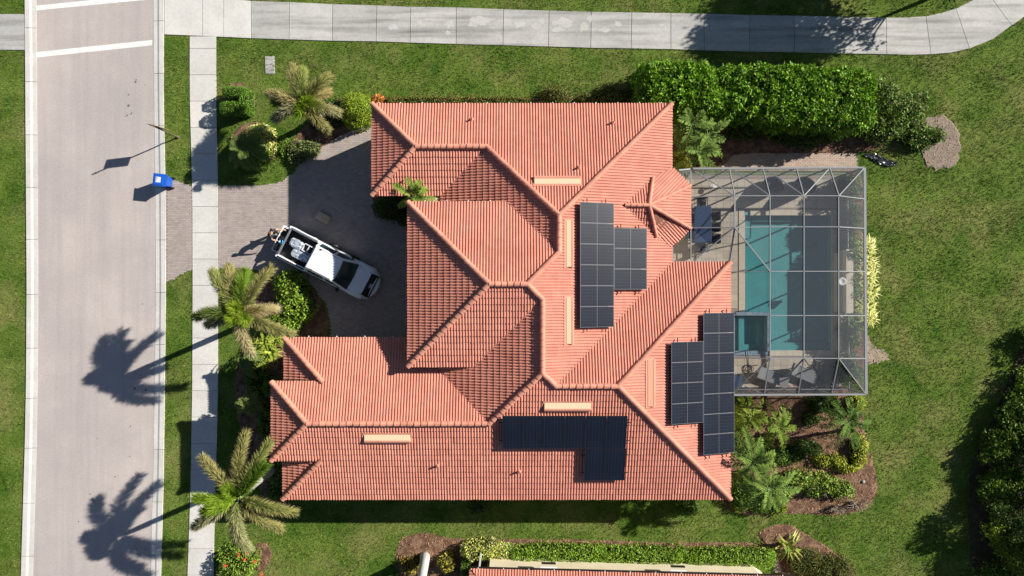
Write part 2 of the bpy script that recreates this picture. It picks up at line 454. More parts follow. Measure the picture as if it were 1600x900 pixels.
DRIVE = [(341.5, 290.5), (400, 291), (440, 285), (459, 270), (474, 252), (508, 226), (545, 205), (592, 188), (680, 188), (680, 560), (516, 560), (518, 515), (512, 478), (490, 448), (462, 434), (430, 428), (395, 421), (341.5, 417)]
APRON = [(259.5, 279), (272, 281), (300, 291), (300.8, 421), (285, 427), (270, 436), (259.8, 441)]
PADS = [(DRIVE, 'driveway', 'wide brick paved driveway in front of the house', 'h'), (APRON, 'driveway', 'brick paved apron between the street and the pavement', 'h'),
        ([(1130, 240), (1339, 240), (1339, 266), (1130, 266)], 'path', 'strip of tan pavers behind the pool cage', 'h'),
        ([(1208, 856), (1233, 856), (1235, 893), (1210, 893)], 'path', 'small paved pad at the end of the clipped hedge', 'h')]
def build_pavers():
    for poly, nm, lab, mode in PADS:
        P = [G(*p) for p in poly]
        if nm == 'driveway': P = smooth_poly(P, 0)
        o = tag(MB().prism(P, -.1, .02).build(nm, m_sand), lab, kind='structure')
        xs = [p[0] for p in P]; ys = [p[1] for p in P]
        w, h = .2, .1
        cx, cy = np.meshgrid(np.arange(min(xs), max(xs), w), np.arange(min(ys), max(ys), h))
        cx = cx + (np.round((cy - min(ys)) / h) % 2) * w / 2
        C = np.stack([cx.ravel(), cy.ravel()], 1)
        C = C[in_poly(C, P)]
        n = len(C)
        g = .0025
        bx = np.array([(-1, -1), (1, -1), (1, 1), (-1, 1)]) * np.array([w / 2 - g, h / 2 - g])
        z1 = .034 + RNG.uniform(-.001, .001, n)
        V = np.zeros((n, 8, 3))
        V[:, :4, :2] = C[:, None] + bx; V[:, 4:, :2] = C[:, None] + bx * .97
        V[:, :4, 2] = .018; V[:, 4:, 2] = z1[:, None]
        f = np.array([(4, 5, 6, 7), (0, 1, 5, 4), (1, 2, 6, 5), (2, 3, 7, 6), (3, 0, 4, 7)])
        F = (np.arange(n)[:, None, None] * 8 + f).reshape(-1, 4)
        c = RNG.normal(1, .065, (n, 1)) * np.array([[1, 1, 1]]) + RNG.normal(0, .012, (n, 3))
        if 'tan' in lab: c = c * np.array([1.15, 1.05, .92])
        c = np.repeat(np.clip(c, .6, 1.4), 8, 0)
        tag(link('paver_field', np_mesh('paver_field', V.reshape(-1, 3), F, c, m_paver), o), kind='stuff')
build_pavers()

HARD = []          # ground polygons without grass (metres)
def hard(poly, grow=0): HARD.append([G(*p) for p in poly])
hard([(interp(y, T_KL0), y) for y in range(-60, 981, 40)] + [(interp(y, T_KR1), y) for y in range(980, -61, -40)])
hard([(interp(y, T_SL), y) for y in range(57, 978, 40)] + [(interp(y, T_SR), y) for y in range(977, 56, -40)])
hard(DRIVE); hard(APRON)
hard([(257, -3), (390, 1), (700, 13), (1000, 21), (1384, 28), (1416, 28), (1446, 26), (1493, 14), (1519, 1), (1540, -14), (1640, -20), (1612, 17), (1580, 40), (1551, 61), (1514, 76), (1485, 82.5), (1454, 85.5), (1385, 85), (1000, 76), (700, 69), (393, 60), (257, 54)])
hard([(-60, 22), (40, 22), (40, 79), (-60, 79)])
hard([(1130, 240), (1339, 240), (1339, 266), (1130, 266)])

# ------------------------------------------------------------------ planting beds
def bed(lab, poly, m=None, chips=True, h=.05, seed=1, n=60, m_c=None):
    P = smooth_poly([G(*p) for p in poly], 2, .04 if m is None else .12, seed)
    cx = sum(p[0] for p in P) / len(P); cy = sum(p[1] for p in P) / len(P)
    inner = [(cx + (x - cx) * .93, cy + (y - cy) * .93) for x, y in P]
    k = len(P)
    vs = [(x, y, .003) for x, y in P] + [(x, y, h) for x, y in inner]
    fs = [(i, (i + 1) % k, k + (i + 1) % k, k + i) for i in range(k)] + [tuple(range(k, 2 * k))]
    a = sum(P[i][0] * P[(i + 1) % k][1] - P[(i + 1) % k][0] * P[i][1] for i in range(k))
    o = tag(MB().add(vs, fs).build('flower_bed', m or m_mulch), lab, kind='structure')
    HARD.append(P)
    if chips:
        area = abs(a) / 2
        cnt = int(area * n)
        xs = [p[0] for p in P]; ys = [p[1] for p in P]
        C = np.stack([RNG.uniform(min(xs), max(xs), cnt * 3), RNG.uniform(min(ys), max(ys), cnt * 3)], 1)
        C = C[in_poly(C, P)][:cnt]
        q = len(C)
        if q:
            D = unit(np.stack([RNG.normal(size=q), RNG.normal(size=q), RNG.normal(size=q) * .35], 1))
            Nn = unit(np.stack([RNG.normal(size=q) * .4, RNG.normal(size=q) * .4, np.ones(q)], 1))
            V, F = leaf_arrays(np.column_stack([C, np.full(q, h + .015)]), D, Nn, RNG.uniform(.05, .16, q), RNG.uniform(.02, .06, q))
            c = np.repeat(RNG.uniform(.35, 1.7, (q, 1)) * np.array([[1, 1, 1]]) + RNG.uniform(-.05, .1, (q, 3)), 4, 0)
            tag(link('mulch_chips', np_mesh('mulch_chips', V, F, c, m_c or m_chip), o), kind='stuff')
    return o
bed('reddish mulch ring around the notched round shrub', [(372, 128), (392, 138), (400, 158), (393, 176), (372, 184), (350, 182), (346, 140)], seed=2)
bed('mulch bed around the variegated shrub by the pavement', [(366, 200), (400, 188), (428, 200), (434, 228), (424, 256), (398, 262), (372, 252), (360, 226)], seed=3)
bed('mulch bed along the top edge of the driveway', [(480, 195), (530, 150), (585, 150), (588, 190), (560, 200), (530, 214), (500, 232), (474, 250), (455, 235), (462, 210)], seed=4)
bed('dark planting bed in the entry corner of the driveway', [(580, 296), (690, 300), (690, 350), (640, 352), (600, 340), (580, 322)], seed=5)
bed('mulch bed with leafy shrubs below the pickup', [(410, 432), (440, 430), (470, 440), (496, 458), (512, 490), (516, 530), (440, 532), (400, 500), (400, 450)], seed=6)
bed('dark bed along the left wall of the house', [(385, 520), (470, 520), (470, 790), (420, 790), (395, 740), (372, 660), (366, 590)], seed=7)
bed('thin bed along the top wall of the house', [(590, 153), (830, 153), (1000, 152), (1056, 130), (1056, 190), (590, 190)], seed=8)
bed('dark mulch bed under the tall hedge', [(1030, 110), (1340, 120), (1430, 190), (1380, 232), (1338, 240), (1200, 241), (1140, 241), (1130, 262), (1050, 275), (1030, 200)], seed=9)
bed('dry straw mulch end of the hedge bed', [(1440, 185), (1478, 178), (1498, 205), (1502, 240), (1486, 264), (1456, 266), (1440, 250), (1430, 215)], m_mulch_g, seed=10, m_c=m_twig)
bed('rusty mulch disc beside the red flowered shrub', [(398, 850), (412, 846), (424, 856), (424, 878), (412, 894), (398, 892), (392, 872)], seed=11, n=120)
bed('brown mulch bed at the corner of the neighbouring house', [(622, 842), (660, 830), (700, 842), (760, 842), (900, 843), (1100, 848), (1200, 846), (1196, 870), (900, 880), (760, 878), (740, 960), (640, 960), (618, 880)], seed=12, n=120)
bed('curved mulch bed beyond the paved pad', [(1178, 838), (1206, 818), (1236, 818), (1262, 838), (1300, 858), (1330, 886), (1350, 930), (1230, 930), (1210, 860)], seed=13)
bed('mulch bed below the pool cage', [(1100, 590), (1345, 590), (1352, 690), (1368, 730), (1372, 765), (1356, 795), (1310, 806), (1250, 800), (1180, 806), (1130, 800), (1100, 700)], seed=14, n=90)
bed('narrow bed along the right side of the pool cage', [(1308, 262), (1350, 262), (1352, 420), (1356, 500), (1350, 600), (1308, 600)], seed=15)
bed('bare patch of soil in the lawn beside the pool cage', [(1350, 505), (1358, 530), (1378, 548), (1393, 560), (1380, 566), (1358, 568), (1350, 570)], m_soil, seed=16, h=.01, m_c=m_twig)

# ------------------------------------------------------------------ grass
def grass():
    dens = 150
    x0, y0 = G(-25, 925); x1, y1 = G(1625, -25)
    n = int((x1 - x0) * (y1 - y0) * dens)
    P = np.stack([RNG.uniform(x0, x1, n), RNG.uniform(y0, y1, n)], 1)
    keep = np.ones(n, bool)
    hs = [G(582, 163, 3.4), G(1139, 163, 3.4), G(1139, 770, 3.4), G(450, 770, 3.4), G(450, 540, 3.4), G(582, 540, 3.4)]
    for poly in HARD + [[(a, b) for a, b in hs], [G(1040, 250), G(1316, 250), G(1316, 606), G(1040, 606)]]:
        keep &= ~in_poly(P, poly)
    P = P[keep]
    n = len(P)
    lush = vnoise(P, .18, 5) * .5 + .5
    k = 2
    Q = np.repeat(P, k, 0) + RNG.normal(0, .02, (n * k, 2))
    lu = np.repeat(lush, k)
    m = len(Q)
    h = RNG.uniform(.04, .10, m) * (.75 + .5 * lu)
    D = unit(np.stack([RNG.normal(size=m), RNG.normal(size=m), np.full(m, 1.0)], 1))
    V = np.zeros((m, 3, 3))
    side = unit(np.stack([-D[:, 1], D[:, 0], np.zeros(m)], 1)) * RNG.uniform(.008, .022, (m, 1))
    B = np.column_stack([Q, np.zeros(m)])
    V[:, 0] = B - side; V[:, 1] = B + side; V[:, 2] = B + D * h[:, None] * 1.5
    F = np.arange(m * 3).reshape(m, 3)
    c = RNG.uniform(.6, 1.45, (m, 1)) * np.ones((1, 3))
    dry = RNG.random(m) < .08
    c[dry] = c[dry] * np.array([1.9, 1.35, 1.5])
    tag(link('grass', np_mesh('grass', V.reshape(-1, 3), F, np.repeat(c, 3, 0), m_blade)), 'short mown grass blades over the lawn and verge', 'grass', kind='stuff')
grass()
# ------------------------------------------------------------------ the house
CS = 0.34                       # roof slope, rise over run
Z0 = 3.4
def R(u, v, off): return Vector((u / PPM, -v / PPM, Z0 + off / PPM * CS))
TW, TE = 0.285, 0.33             # tile width (two rolls) and exposure up the slope
NS = 12
def tile_z(s, t):
    r = (s * 2) % 1.0
    roll = sqrt(max(0, 1 - ((r - .35) / .35) ** 2)) if r < .7 else 0.0
    return .010 + .042 * roll + .034 * (1 - t)
def tile_variant(c):
    mb = MB(); us = [i / NS for i in range(NS + 1)]
    eps = 1e-6
    rows = [(0, 0), (1.06, 1.06)]
    vs = []
    for v, t in rows:
        vs += [((s - .5) * TW, v * TE, tile_z(min(s, 1 - 1e-6), t)) for s in us]
    vs += [((s - .5) * TW, 0, 0) for s in us]
    n = NS + 1
    fs = [(i, i + 1, n + i + 1, n + i) for i in range(NS)] + [(2 * n + i, 2 * n + i + 1, i + 1, i) for i in range(NS)]
    mb.add(vs, fs, c)
    return mb
TVC = [(1, 1, 1.001), (.965, .955, .95), (1.03, 1.035, 1.035), (.985, .995, 1.0)]
TVM = None
tile_list = []                   # full tiles: (matrix, variant)
part_parts = []                  # clipped tiles as arrays

def roof_face(poly, lst, parts, umax=None, rnd=random.Random(5)):
    P0, P1, P2 = poly[0], poly[1], poly[2]
    n = (P1 - P0).cross(P2 - P0).normalized()
    if n.z < 0: n = -n
    v = (Vector((0, 0, 1)) - n * n.z).normalized()
    u = v.cross(n).normalized()
    loc = [((p - P0).dot(u), (p - P0).dot(v)) for p in poly]
    umin, uM = min(a for a, b in loc), max(a for a, b in loc)
    vmin, vM = min(b for a, b in loc), max(b for a, b in loc)
    nu = int((uM - umin) / TW) + 2; nv = int((vM - vmin) / TE) + 2
    M = Matrix((u, v, n)).transposed()
    gu, gv = np.meshgrid((np.arange(nu)) * TW + umin, np.arange(nv) * TE + vmin)
    gu = gu.ravel(); gv = gv.ravel()
    e = 1e-3
    ins = [in_poly(np.stack([gu + a * TW, gv + b * TE], 1), loc) for a in (e, .5, 1 - e) for b in (e, .5, 1 - e)]
    full = np.all(ins, 0); some = np.any(ins, 0)
    for a, b in zip(gu[full], gv[full]):
        j = rnd.gauss(0, .003)
        lst.append(((P0 + u * (a + TW / 2) + v * (b - .03 + rnd.gauss(0, .006)) + n * j), M, rnd.choice((0, 0, 1, 2, 3))))
    sub = 5
    for a, b in zip(gu[some & ~full], gv[some & ~full]):
        cu = a + (np.arange(NS) + .5) / NS * TW; cv = b + (np.arange(sub) + .5) / sub * TE
        CU, CV = np.meshgrid(cu, cv)
        k = in_poly(np.stack([CU.ravel(), CV.ravel()], 1), loc)
        if not k.any(): continue
        S, T = np.meshgrid(np.arange(NS), np.arange(sub))
        S = S.ravel()[k]; T = T.ravel()[k]
        V = np.zeros((len(S), 4, 3))
        for q, (ds, dt) in enumerate(((0, 0), (1, 0), (1, 1), (0, 1))):
            ss = (S + ds) / NS; tt = (T + dt) / sub
            zz = np.array([tile_z(min(x, 1 - 1e-6), y) for x, y in zip(ss, tt)])
            for ax in range(3):
                V[:, q, ax] = P0[ax] + u[ax] * (a + ss * TW) + v[ax] * (b - .03 + tt * (TE + (.02 if dt else 0))) + n[ax] * zz
        c = TVC[rnd.choice((0, 0, 1, 2, 3))]
        parts.append((V.reshape(-1, 3), np.arange(len(S) * 4).reshape(-1, 4), np.array(c)))

xAW, yN, yAS, xAV, xE1, xE2, yS = -199.1, -262.2, -132.5, -100.5, 227.5, 311, 300.5
a1 = (63.5, -98.2, 164); a2 = (-35.65, -197.35, 64.85); a3 = (-134.2, -197.35, 64.85)
v1 = (63.5, -48.5, 164); b1 = (-30.1, -5.3, 207.2); b2 = (20.3, -5.3, 207.2)
v2 = (40.75, 15.15, 186.75); r1 = (40.75, 113.75, 186.75); g2 = (-31.4, 185.9, 114.6); g1 = (-281, 185.9, 114.6)
n1 = (-264.3, 131.3, 60); k1 = (-266.1, 240.5, 60); s1 = (59, 132, 168.5); s2 = (142.5, 132, 168.5)
pk = (190.9, -115.5, 71); we = (157.5, -115.5, 70); ne = (198.5, -155, 29.6); se = (204.5, -73, 23.6)
Cc = (227.5, -171.7, 1); Dd = (254, -146, 0); Ee = (254, -85, 0); Ff = (227.5, -59.4, 1)
FACES = [
 [(xAW, yN, 0), (xE1, yN, 0), a1, a2, a3], [(xAW, yN, 0), (xAW, yAS, 0), a3],
 [(xAW, yAS, 0), (xAV, yAS, 0), a2, a3],
 [(xAV, yAS, 0), a2, a1, v1, (-6.5, -118.5, 94), (xAV + 10, -112, 10), (xAV, -112, 0)],
 [(-143.3, -118.5, 94), (-6.5, -118.5, 94), v1, b2, b1], [(-143.3, -118.5, 94), (-143.3, 107.9, 94), b1],
 [(-143.3, 107.9, 94), (-52, 107.9, 94), v2, b2, b1],
 [(-146, 71.3, 0), v2, r1, g2],
 [(-324.3, 71.3, 0), (-146, 71.3, 0), g2, g1, (-335.6, 131.3, 60), n1], [(-324.3, 71.3, 0), (-324.3, 131.3, 0), n1],
 [(-335.6, 131.3, 60), (-335.6, 240.5, 60), g1],
 [(-326.1, 300.5, 0), (xE2, yS, 0), s2, s1, r1, g2, g1, (-335.6, 240.5, 60), k1], [(-326.1, 240.5, 0), (-326.1, 300.5, 0), k1],
 [(xE1, yN, 0), (xE1, -36.5, 0), s1, r1, v2, b2, v1, a1],
 [(xE1, -36.5, 0), (xE2, -36.5, 0), s2, s1], [(xE2, -36.5, 0), (xE2, yS, 0), s2],
 [Dd, Ee, pk], [Cc, Dd, pk, ne], [Ee, Ff, se, pk], [ne, pk, we], [se, we, pk]]
EAVE = [(xAW, yN), (xE1, yN), (xE1, -171.7), (254, -146), (254, -85), (xE1, -59.4), (xE1, -36.5), (xE2, -36.5), (xE2, yS), (-326.1, yS), (-326.1, 240.5),
        (-320, 240.5), (-320, 131.3), (-324.3, 131.3), (-324.3, 71.3), (-130, 71.3), (-130, yAS), (xAW, yAS)]
def offset_poly(P, d):
    n = len(P); out = []
    a = sum(P[i][0] * P[(i + 1) % n][1] - P[(i + 1) % n][0] * P[i][1] for i in range(n))
    s = 1 if a > 0 else -1
    for i in range(n):
        p0, p1, p2 = Vector(P[i - 1]), Vector(P[i]), Vector(P[(i + 1) % n])
        e1 = (p1 - p0).normalized(); e2 = (p2 - p1).normalized()
        n1_ = Vector((-e1.y, e1.x)) * s; n2_ = Vector((-e2.y, e2.x)) * s
        b = (n1_ + n2_)
        out.append(tuple(p1 + b * (d / max(.3, 1 + n1_.dot(n2_)))))
    return out

house = thing('house', 'large single storey house under a salmon terracotta tiled hip roof', 'house', (0, 0, 0))
wl = MB().prism([(u / PPM, -v / PPM) for u, v in offset_poly(EAVE, 15)], -.1, Z0 - .12)
wl.prism([(-128 / PPM, 103 / PPM), (0, 103 / PPM), (0, -92 / PPM), (-128 / PPM, -92 / PPM)], Z0 - .05, Z0 + 90 / PPM * CS)
wl.prism([(-319 / PPM, -145 / PPM), (-262 / PPM, -145 / PPM), (-262 / PPM, -226 / PPM), (-319 / PPM, -226 / PPM)], Z0 - .1, Z0 + 56 / PPM * CS)
wall_o = wl.build('wall', m_wall, house)
# soffit under the eaves
sof = MB().prism([(u / PPM, -v / PPM) for u, v in offset_poly(EAVE, 1.5)], Z0 - .11, Z0 - .06)
sof.build('soffit', m_wall, house)
deck = MB()
for f in FACES:
    ps = [R(*p) for p in f]
    nn = (ps[1] - ps[0]).cross(ps[2] - ps[0])
    if nn.z < 0: ps = ps[::-1]
    deck.add([p + Vector((0, 0, -.012)) for p in ps], [tuple(range(len(ps)))])
roof = deck.build('roof', m_deck, house)
roof['label'] = 'salmon terracotta tiled hip roof'
for f in FACES: roof_face([R(*p) for p in f], tile_list, part_parts)

def tile_transform(base, T):
    """join tiles given as (loc, rot3, variant)"""
    V0 = [np.array(b.v) for b in base]; F0 = np.array(base[0].f)
    parts = []
    for var in range(len(base)):
        sel = [t for t in T if t[2] == var]
        if not sel: continue
        Rm = np.array([np.array(t[1]) for t in sel]); L = np.array([tuple(t[0]) for t in sel])
        V = np.einsum('nij,kj->nki', Rm, V0[var]) + L[:, None]
        k = V0[var].shape[0]
        F = (np.arange(len(sel))[:, None, None] * k + F0).reshape(-1, 4)
        parts.append((V.reshape(-1, 3), F, np.array(TVC[var])))
    return parts
base = [tile_variant(c) for c in TVC]
TVM = [b.mesh('roof_tile', m_tile) for b in base]
cam_p = Vector((0, 0, CAM_H))
tile_list.sort(key=lambda t: (t[0] - cam_p).length / max(.2, t[1].col[2].dot((cam_p - t[0]).normalized())))
for L_, M_, k_ in tile_list[:298]:
    o = link('roof_tile', TVM[k_], roof)
    o.matrix_basis = Matrix.Translation(L_) @ M_.to_4x4()
V, F, C_ = cat_arrays(tile_transform(base, tile_list[298:]) + part_parts)
tag(link('tile_covering', np_mesh('tile_covering', V, F, C_, m_tile), roof), kind='stuff')
print('tiles', len(tile_list))

# ridge and hip caps
def cap_mesh(c, r=.13, L=.36):
    mb = MB(); n = 8; vs = []; sk = .10
    for y, rr, dz in ((0, r, .022), (L, r * .88, 0)):
        vs += [(cos(pi * i / n) * rr, y, sin(pi * i / n) * rr * .8 + dz) for i in range(n + 1)]
    vs += [(cos(pi * i / n) * (r - .025), 0, sin(pi * i / n) * (r - .025) * .8) for i in range(n + 1)]
    m = n + 1
    fs = [(i + 1, i, m + i, m + i + 1) for i in range(n)] + [(i, i + 1, 2 * m + i + 1, 2 * m + i) for i in range(n)]
    q = len(vs); vs += [(r, 0, -sk), (r * .9, L, -sk), (-r, 0, -sk), (-r * .9, L, -sk)]
    fs += [(0, q, q + 1, m), (n, m + n, q + 3, q + 2)]
    return mb.add(vs, fs, c).mesh('ridge_cap', m_cap)
CAPM = [cap_mesh(c) for c in ((1, 1, 1.001), (.92, .92, .93), (1.07, 1.06, 1.04))]
caps_count = 0
def caps(a, b, parent=None, sc=1.0):
    global caps_count
    a = R(*a) if len(a) == 3 and not isinstance(a, Vector) else a
    b = R(*b) if not isinstance(b, Vector) else b
    d = (b - a); L = d.length; d.normalize()
    x = d.cross(Vector((0, 0, 1))).normalized(); z = x.cross(d)
    M = Matrix((x, d, z)).transposed().to_4x4()
    n = max(1, round(L / .325)); st = L / n
    for i in range(n):
        o = link('ridge_cap', random.choice(CAPM), parent or roof)
        p = a + d * (i * st - .01) + z * (.085 + random.gauss(0, .004)) + x * random.gauss(0, .004)
        o.matrix_basis = Matrix.Translation(p) @ M @ Matrix.Diagonal((sc, 1, sc, 1))
        caps_count += 1
A0 = (xAW, yN, 0)
for a, b in [(A0, a3), ((xAW, yAS, 0), a3), (a3, a2), (a1, a2), ((xE1, yN, 0), a1), (v1, a1), (v1, b2),
             ((-143.3, -118.5, 94), b1), ((-143.3, 107.9, 94), b1), (b1, b2), (v2, b2), (r1, v2), (g2, r1), (g1, g2),
             ((-324.3, 71.3, 0), n1), ((-335.6, 131.3, 60), g1), ((-335.6, 240.5, 60), g1), ((-326.1, 300.5, 0), k1),
             ((s1), r1), (s1, s2), ((xE1 + 83.5, -36.5, 0), s2), ((xE2, yS, 0), s2),
             (Dd, pk), (Ee, pk), (ne, pk), (se, pk), (we, pk)]:
    caps(a, b, sc=.72 if pk in (a, b) else 1.0)
print('caps', caps_count)

# gutters
def gutter(segs, parent, nm='gutter', w=.10):
    mb = MB()
    for a, b in segs:
        a, b = R(*a), R(*b)
        d = (b - a).normalized(); out = Vector((d.y, -d.x, 0))
        mid = (a + b) / 2
        mb.bar(a + out * .05 + Vector((0, 0, -.05)), b + out * .05 + Vector((0, 0, -.05)), w, .10)
    return mb.build(nm, m_bronze, parent)
gutter([((xAW, yAS, 0), (xAW, yN, 0)), ((xAW, yN, 0), (xE1, yN, 0)), ((xE1, yN, 0), Cc), (Cc, Dd), (Dd, Ee), (Ee, Ff), (Ff, (xE1, -36.5, 0)), ((xE1, -36.5, 0), (xE2, -36.5, 0)),
        ((xE2, -36.5, 0), (xE2, yS, 0)), ((xE2, yS, 0), (-326.1, yS, 0)), ((-326.1, yS, 0), (-326.1, 240.5, 0)), ((-335.6, 240.5, 60), (-335.6, 131.3, 60)),
        ((-266, 240.5, 60), (-335.6, 240.5, 60)), ((-335.6, 131.3, 60), (-264, 131.3, 60)),
        ((-324.3, 131.3, 0), (-324.3, 71.3, 0)), ((-324.3, 71.3, 0), (-146, 71.3, 0)), ((-143.3, 107.9, 94), (-143.3, -118.5, 94)), ((-143.3, -118.5, 94), (-6.5, -118.5, 94)),
        ((-52, 107.9, 94), (-143.3, 107.9, 94)), ((xAV + 10, yAS, 0), (xAW, yAS, 0))][0:], house)
mb = MB()
for i in range(14):
    u = -190 + i * 31
    if u < 225: mb.box(-.02, 0, -.02, .02, .11, .012, Matrix.Translation(R(u, yN, 0)))
for u in (-290, -250, -210, -170): mb.box(-.02, 0, -.02, .02, .11, .012, Matrix.Translation(R(u, 71.3, 0)))
for u in (-120, -90, -60, -30): mb.box(-.02, 0, -.02, .02, .11, .012, Matrix.Translation(R(u, -118.5, 94)))
mb.build('gutter_hanger', m_white, house)

# place something on the slope seen at a pixel: solve for the plane height
def on_plane(px, py, kind, e, z_e=Z0):
    z = 5.0
    for _ in range(30):
        k = 1 - z / CAM_H
        u, v = (px - 800) * k, (py - 450) * k
        run = {'N': v - e, 'S': e - v, 'W': u - e, 'E': e - u}[kind]
        z = z_e + run / PPM * CS
    return Vector((u / PPM, -v / PPM, z))
DIRS = {'N': Vector((0, 1, 0)), 'S': Vector((0, -1, 0)), 'W': Vector((-1, 0, 0)), 'E': Vector((1, 0, 0))}
def frame(kind):
    d = DIRS[kind]; down = (d + Vector((0, 0, -CS))).normalized()
    up = -down; n = Vector((0, 0, 1)); n = (n - up * n.dot(up)).normalized()
    x = up.cross(n)
    return x, up, n          # along the eave, up the slope, off the roof
def long_vent(px, py, kind, e, L, wid, m, lab):
    p = on_plane(px, py, kind, e)
    x, up, n = frame(kind)
    M = Matrix.Translation(p) @ Matrix((x, up, n)).transposed().to_4x4()
    mb = MB()
    h = wid / 2
    prof = [(-h, .02), (-h, .16), (-h * .6, .20), (h, .09), (h, .02)]
    vs = []; k = len(prof)
    for xx in (-L / 2, L / 2): vs += [M @ Vector((xx, y, z)) for y, z in prof]
    mb.add(vs, [tuple(range(k - 1, -1, -1)), tuple(range(k, 2 * k))] + [(i, (i + 1) % k, k + (i + 1) % k, k + i) for i in range(k)])
    o = mb.build('roof_vent', m, roof, bevel=.01, seg=1); o['label'] = lab
    MB().box(-L / 2 + .03, -h - .018, .03, L / 2 - .03, -h - .002, .12, M).build('vent_slot', m_bronze, roof)
    fl = MB().box(-L / 2 - .07, -h - .03, .055, L / 2 + .07, -h + .0, .062, M).box(-L / 2 - .07, h, .055, L / 2 + .07, h + .10, .075, M)
    for s in (-1, 1): fl.box(s * (L / 2 + .035) - .033, -h, .055, s * (L / 2 + .035) + .033, h, .07, M)
    fl.build('vent_flashing', m_cap, roof)
    MB().add([M @ Vector(v) for v in ((-L / 2, -h - .004, .02), (L / 2, -h - .004, .02), (L / 2, -h - .004, .163), (-L / 2, -h - .004, .163), (L / 2, -h * .6, .204), (-L / 2, -h * .6, .204), (L / 2, -h * .25, .176), (-L / 2, -h * .25, .176))], [(0, 1, 2, 3), (3, 2, 4, 5), (5, 4, 6, 7)]).build('vent_lip', m_cap, roof)
    return o
long_vent(870.5, 283, 'N', yN, 2.25, .40, m_ventc, 'cream box vent above the crossing of the two upper ridges')
long_vent(889, 381, 'E', xE1, 2.25, .36, m_ventc, 'cream box vent left of the top of the solar panels')
long_vent(889, 501, 'E', xE1, 2.25, .36, m_ventc, 'cream box vent left of the bottom of the solar panels')
long_vent(1016, 598, 'E', xE2, 2.3, .38, m_ventp, 'peach box vent beside the right hand solar panels')
long_vent(605.5, 684, 'S', yS, 2.25, .42, m_ventc, 'cream box vent under the garage ridge')
long_vent(886.5, 634.5, 'S', yS, 2.25, .42, m_ventc, 'cream box vent above the black solar panels')
def pipe(px, py, kind, e, h=.28):
    p = on_plane(px, py, kind, e)
    mb = MB()
    mb.lathe([(.05, -.1), (.05, h), (.035, h), (.035, h - .05)], p, 10)
    mb.lathe([(.13, -.02), (.11, .07), (.055, .12)], p, 10)
    mb.build('vent_pipe', m_cap, roof)
for a in [(737, 187, 'N', yN), (957, 192, 'N', yN), (904, 262, 'N', yN), (684, 727, 'S', yS), (811, 736, 'S', yS), (845, 698, 'S', yS, .14)]: pipe(*a)
# ------------------------------------------------------------------ solar arrays
def m_solar():
    m = bpy.data.materials.new('solar_glass'); m.use_nodes = True
    nt = m.node_tree; L = nt.links.new; b = nt.nodes['Principled BSDF']
    b.inputs['Roughness'].default_value = 0.28; b.inputs['Specular IOR Level'].default_value = 0.42
    uv = N(nt, 'ShaderNodeTexCoord'); sep = N(nt, 'ShaderNodeSeparateXYZ'); L(uv.outputs['Object'], sep.inputs[0])
    def line(out, per, w):
        a = N(nt, 'ShaderNodeMath', operation='PINGPONG'); L(out, a.inputs[0]); a.inputs[1].default_value = per / 2
        c = N(nt, 'ShaderNodeMath', operation='LESS_THAN'); L(a.outputs[0], c.inputs[0]); c.inputs[1].default_value = w
        return c.outputs[0]
    mx = N(nt, 'ShaderNodeMath', operation='MAXIMUM')
    L(line(sep.outputs[0], .159, .004), mx.inputs[0]); L(line(sep.outputs[1], .0835, .0022), mx.inputs[1])
    c = N(nt, 'ShaderNodeMix', data_type='RGBA'); L(mx.outputs[0], c.inputs[0])
    c.inputs[6].default_value = (0.006, 0.009, 0.018, 1); c.inputs[7].default_value = (0.04, 0.045, 0.055, 1)
    no = N(nt, 'ShaderNodeTexNoise'); no.inputs['Scale'].default_value = 1.3
    mr = N(nt, 'ShaderNodeMapRange'); L(no.outputs[0], mr.inputs[0]); mr.inputs[3].default_value = .7; mr.inputs[4].default_value = 1.4
    c2 = N(nt, 'ShaderNodeMix', data_type='RGBA', blend_type='MULTIPLY'); c2.inputs[0].default_value = 1
    L(c.outputs[2], c2.inputs[6]); L(mr.outputs[0], c2.inputs[7])
    L(c2.outputs[2], b.inputs['Base Color'])
    return m
m_sol = m_solar()
m_alu = mat('aluminium', (0.36, 0.37, 0.39), rough=0.4, metal=0.6)
m_alud = mat('dark_aluminium', (0.03, 0.032, 0.04), rough=0.4, metal=0.3)
PW, PL = 1.0, 1.80
def panel_meshes(frm):
    f = MB(); t = .012
    f.box(-PW / 2, -PL / 2, 0, -PW / 2 + t, PL / 2, .04).box(PW / 2 - t, -PL / 2, 0, PW / 2, PL / 2, .04)
    f.box(-PW / 2 + t, -PL / 2, 0, PW / 2 - t, -PL / 2 + t, .04).box(-PW / 2 + t, PL / 2 - t, 0, PW / 2 - t, PL / 2, .04)
    f.box(-PW / 2 + t, -.006, .008, PW / 2 - t, .006, .036)
    g = MB().box(-PW / 2 + t, -PL / 2 + t, .005, PW / 2 - t, -.006, .034).box(-PW / 2 + t, .006, .005, PW / 2 - t, PL / 2 - t, .034)
    return f.mesh('panel_frame', frm), g.mesh('panel_glass', m_sol)
PM_A = panel_meshes(mat('panel_frame_grey', (.17, .175, .19), rough=.5, metal=.3)); PM_SHADE = panel_meshes(m_alud)  # second frame set is darkened to carry the lower slope's weaker light
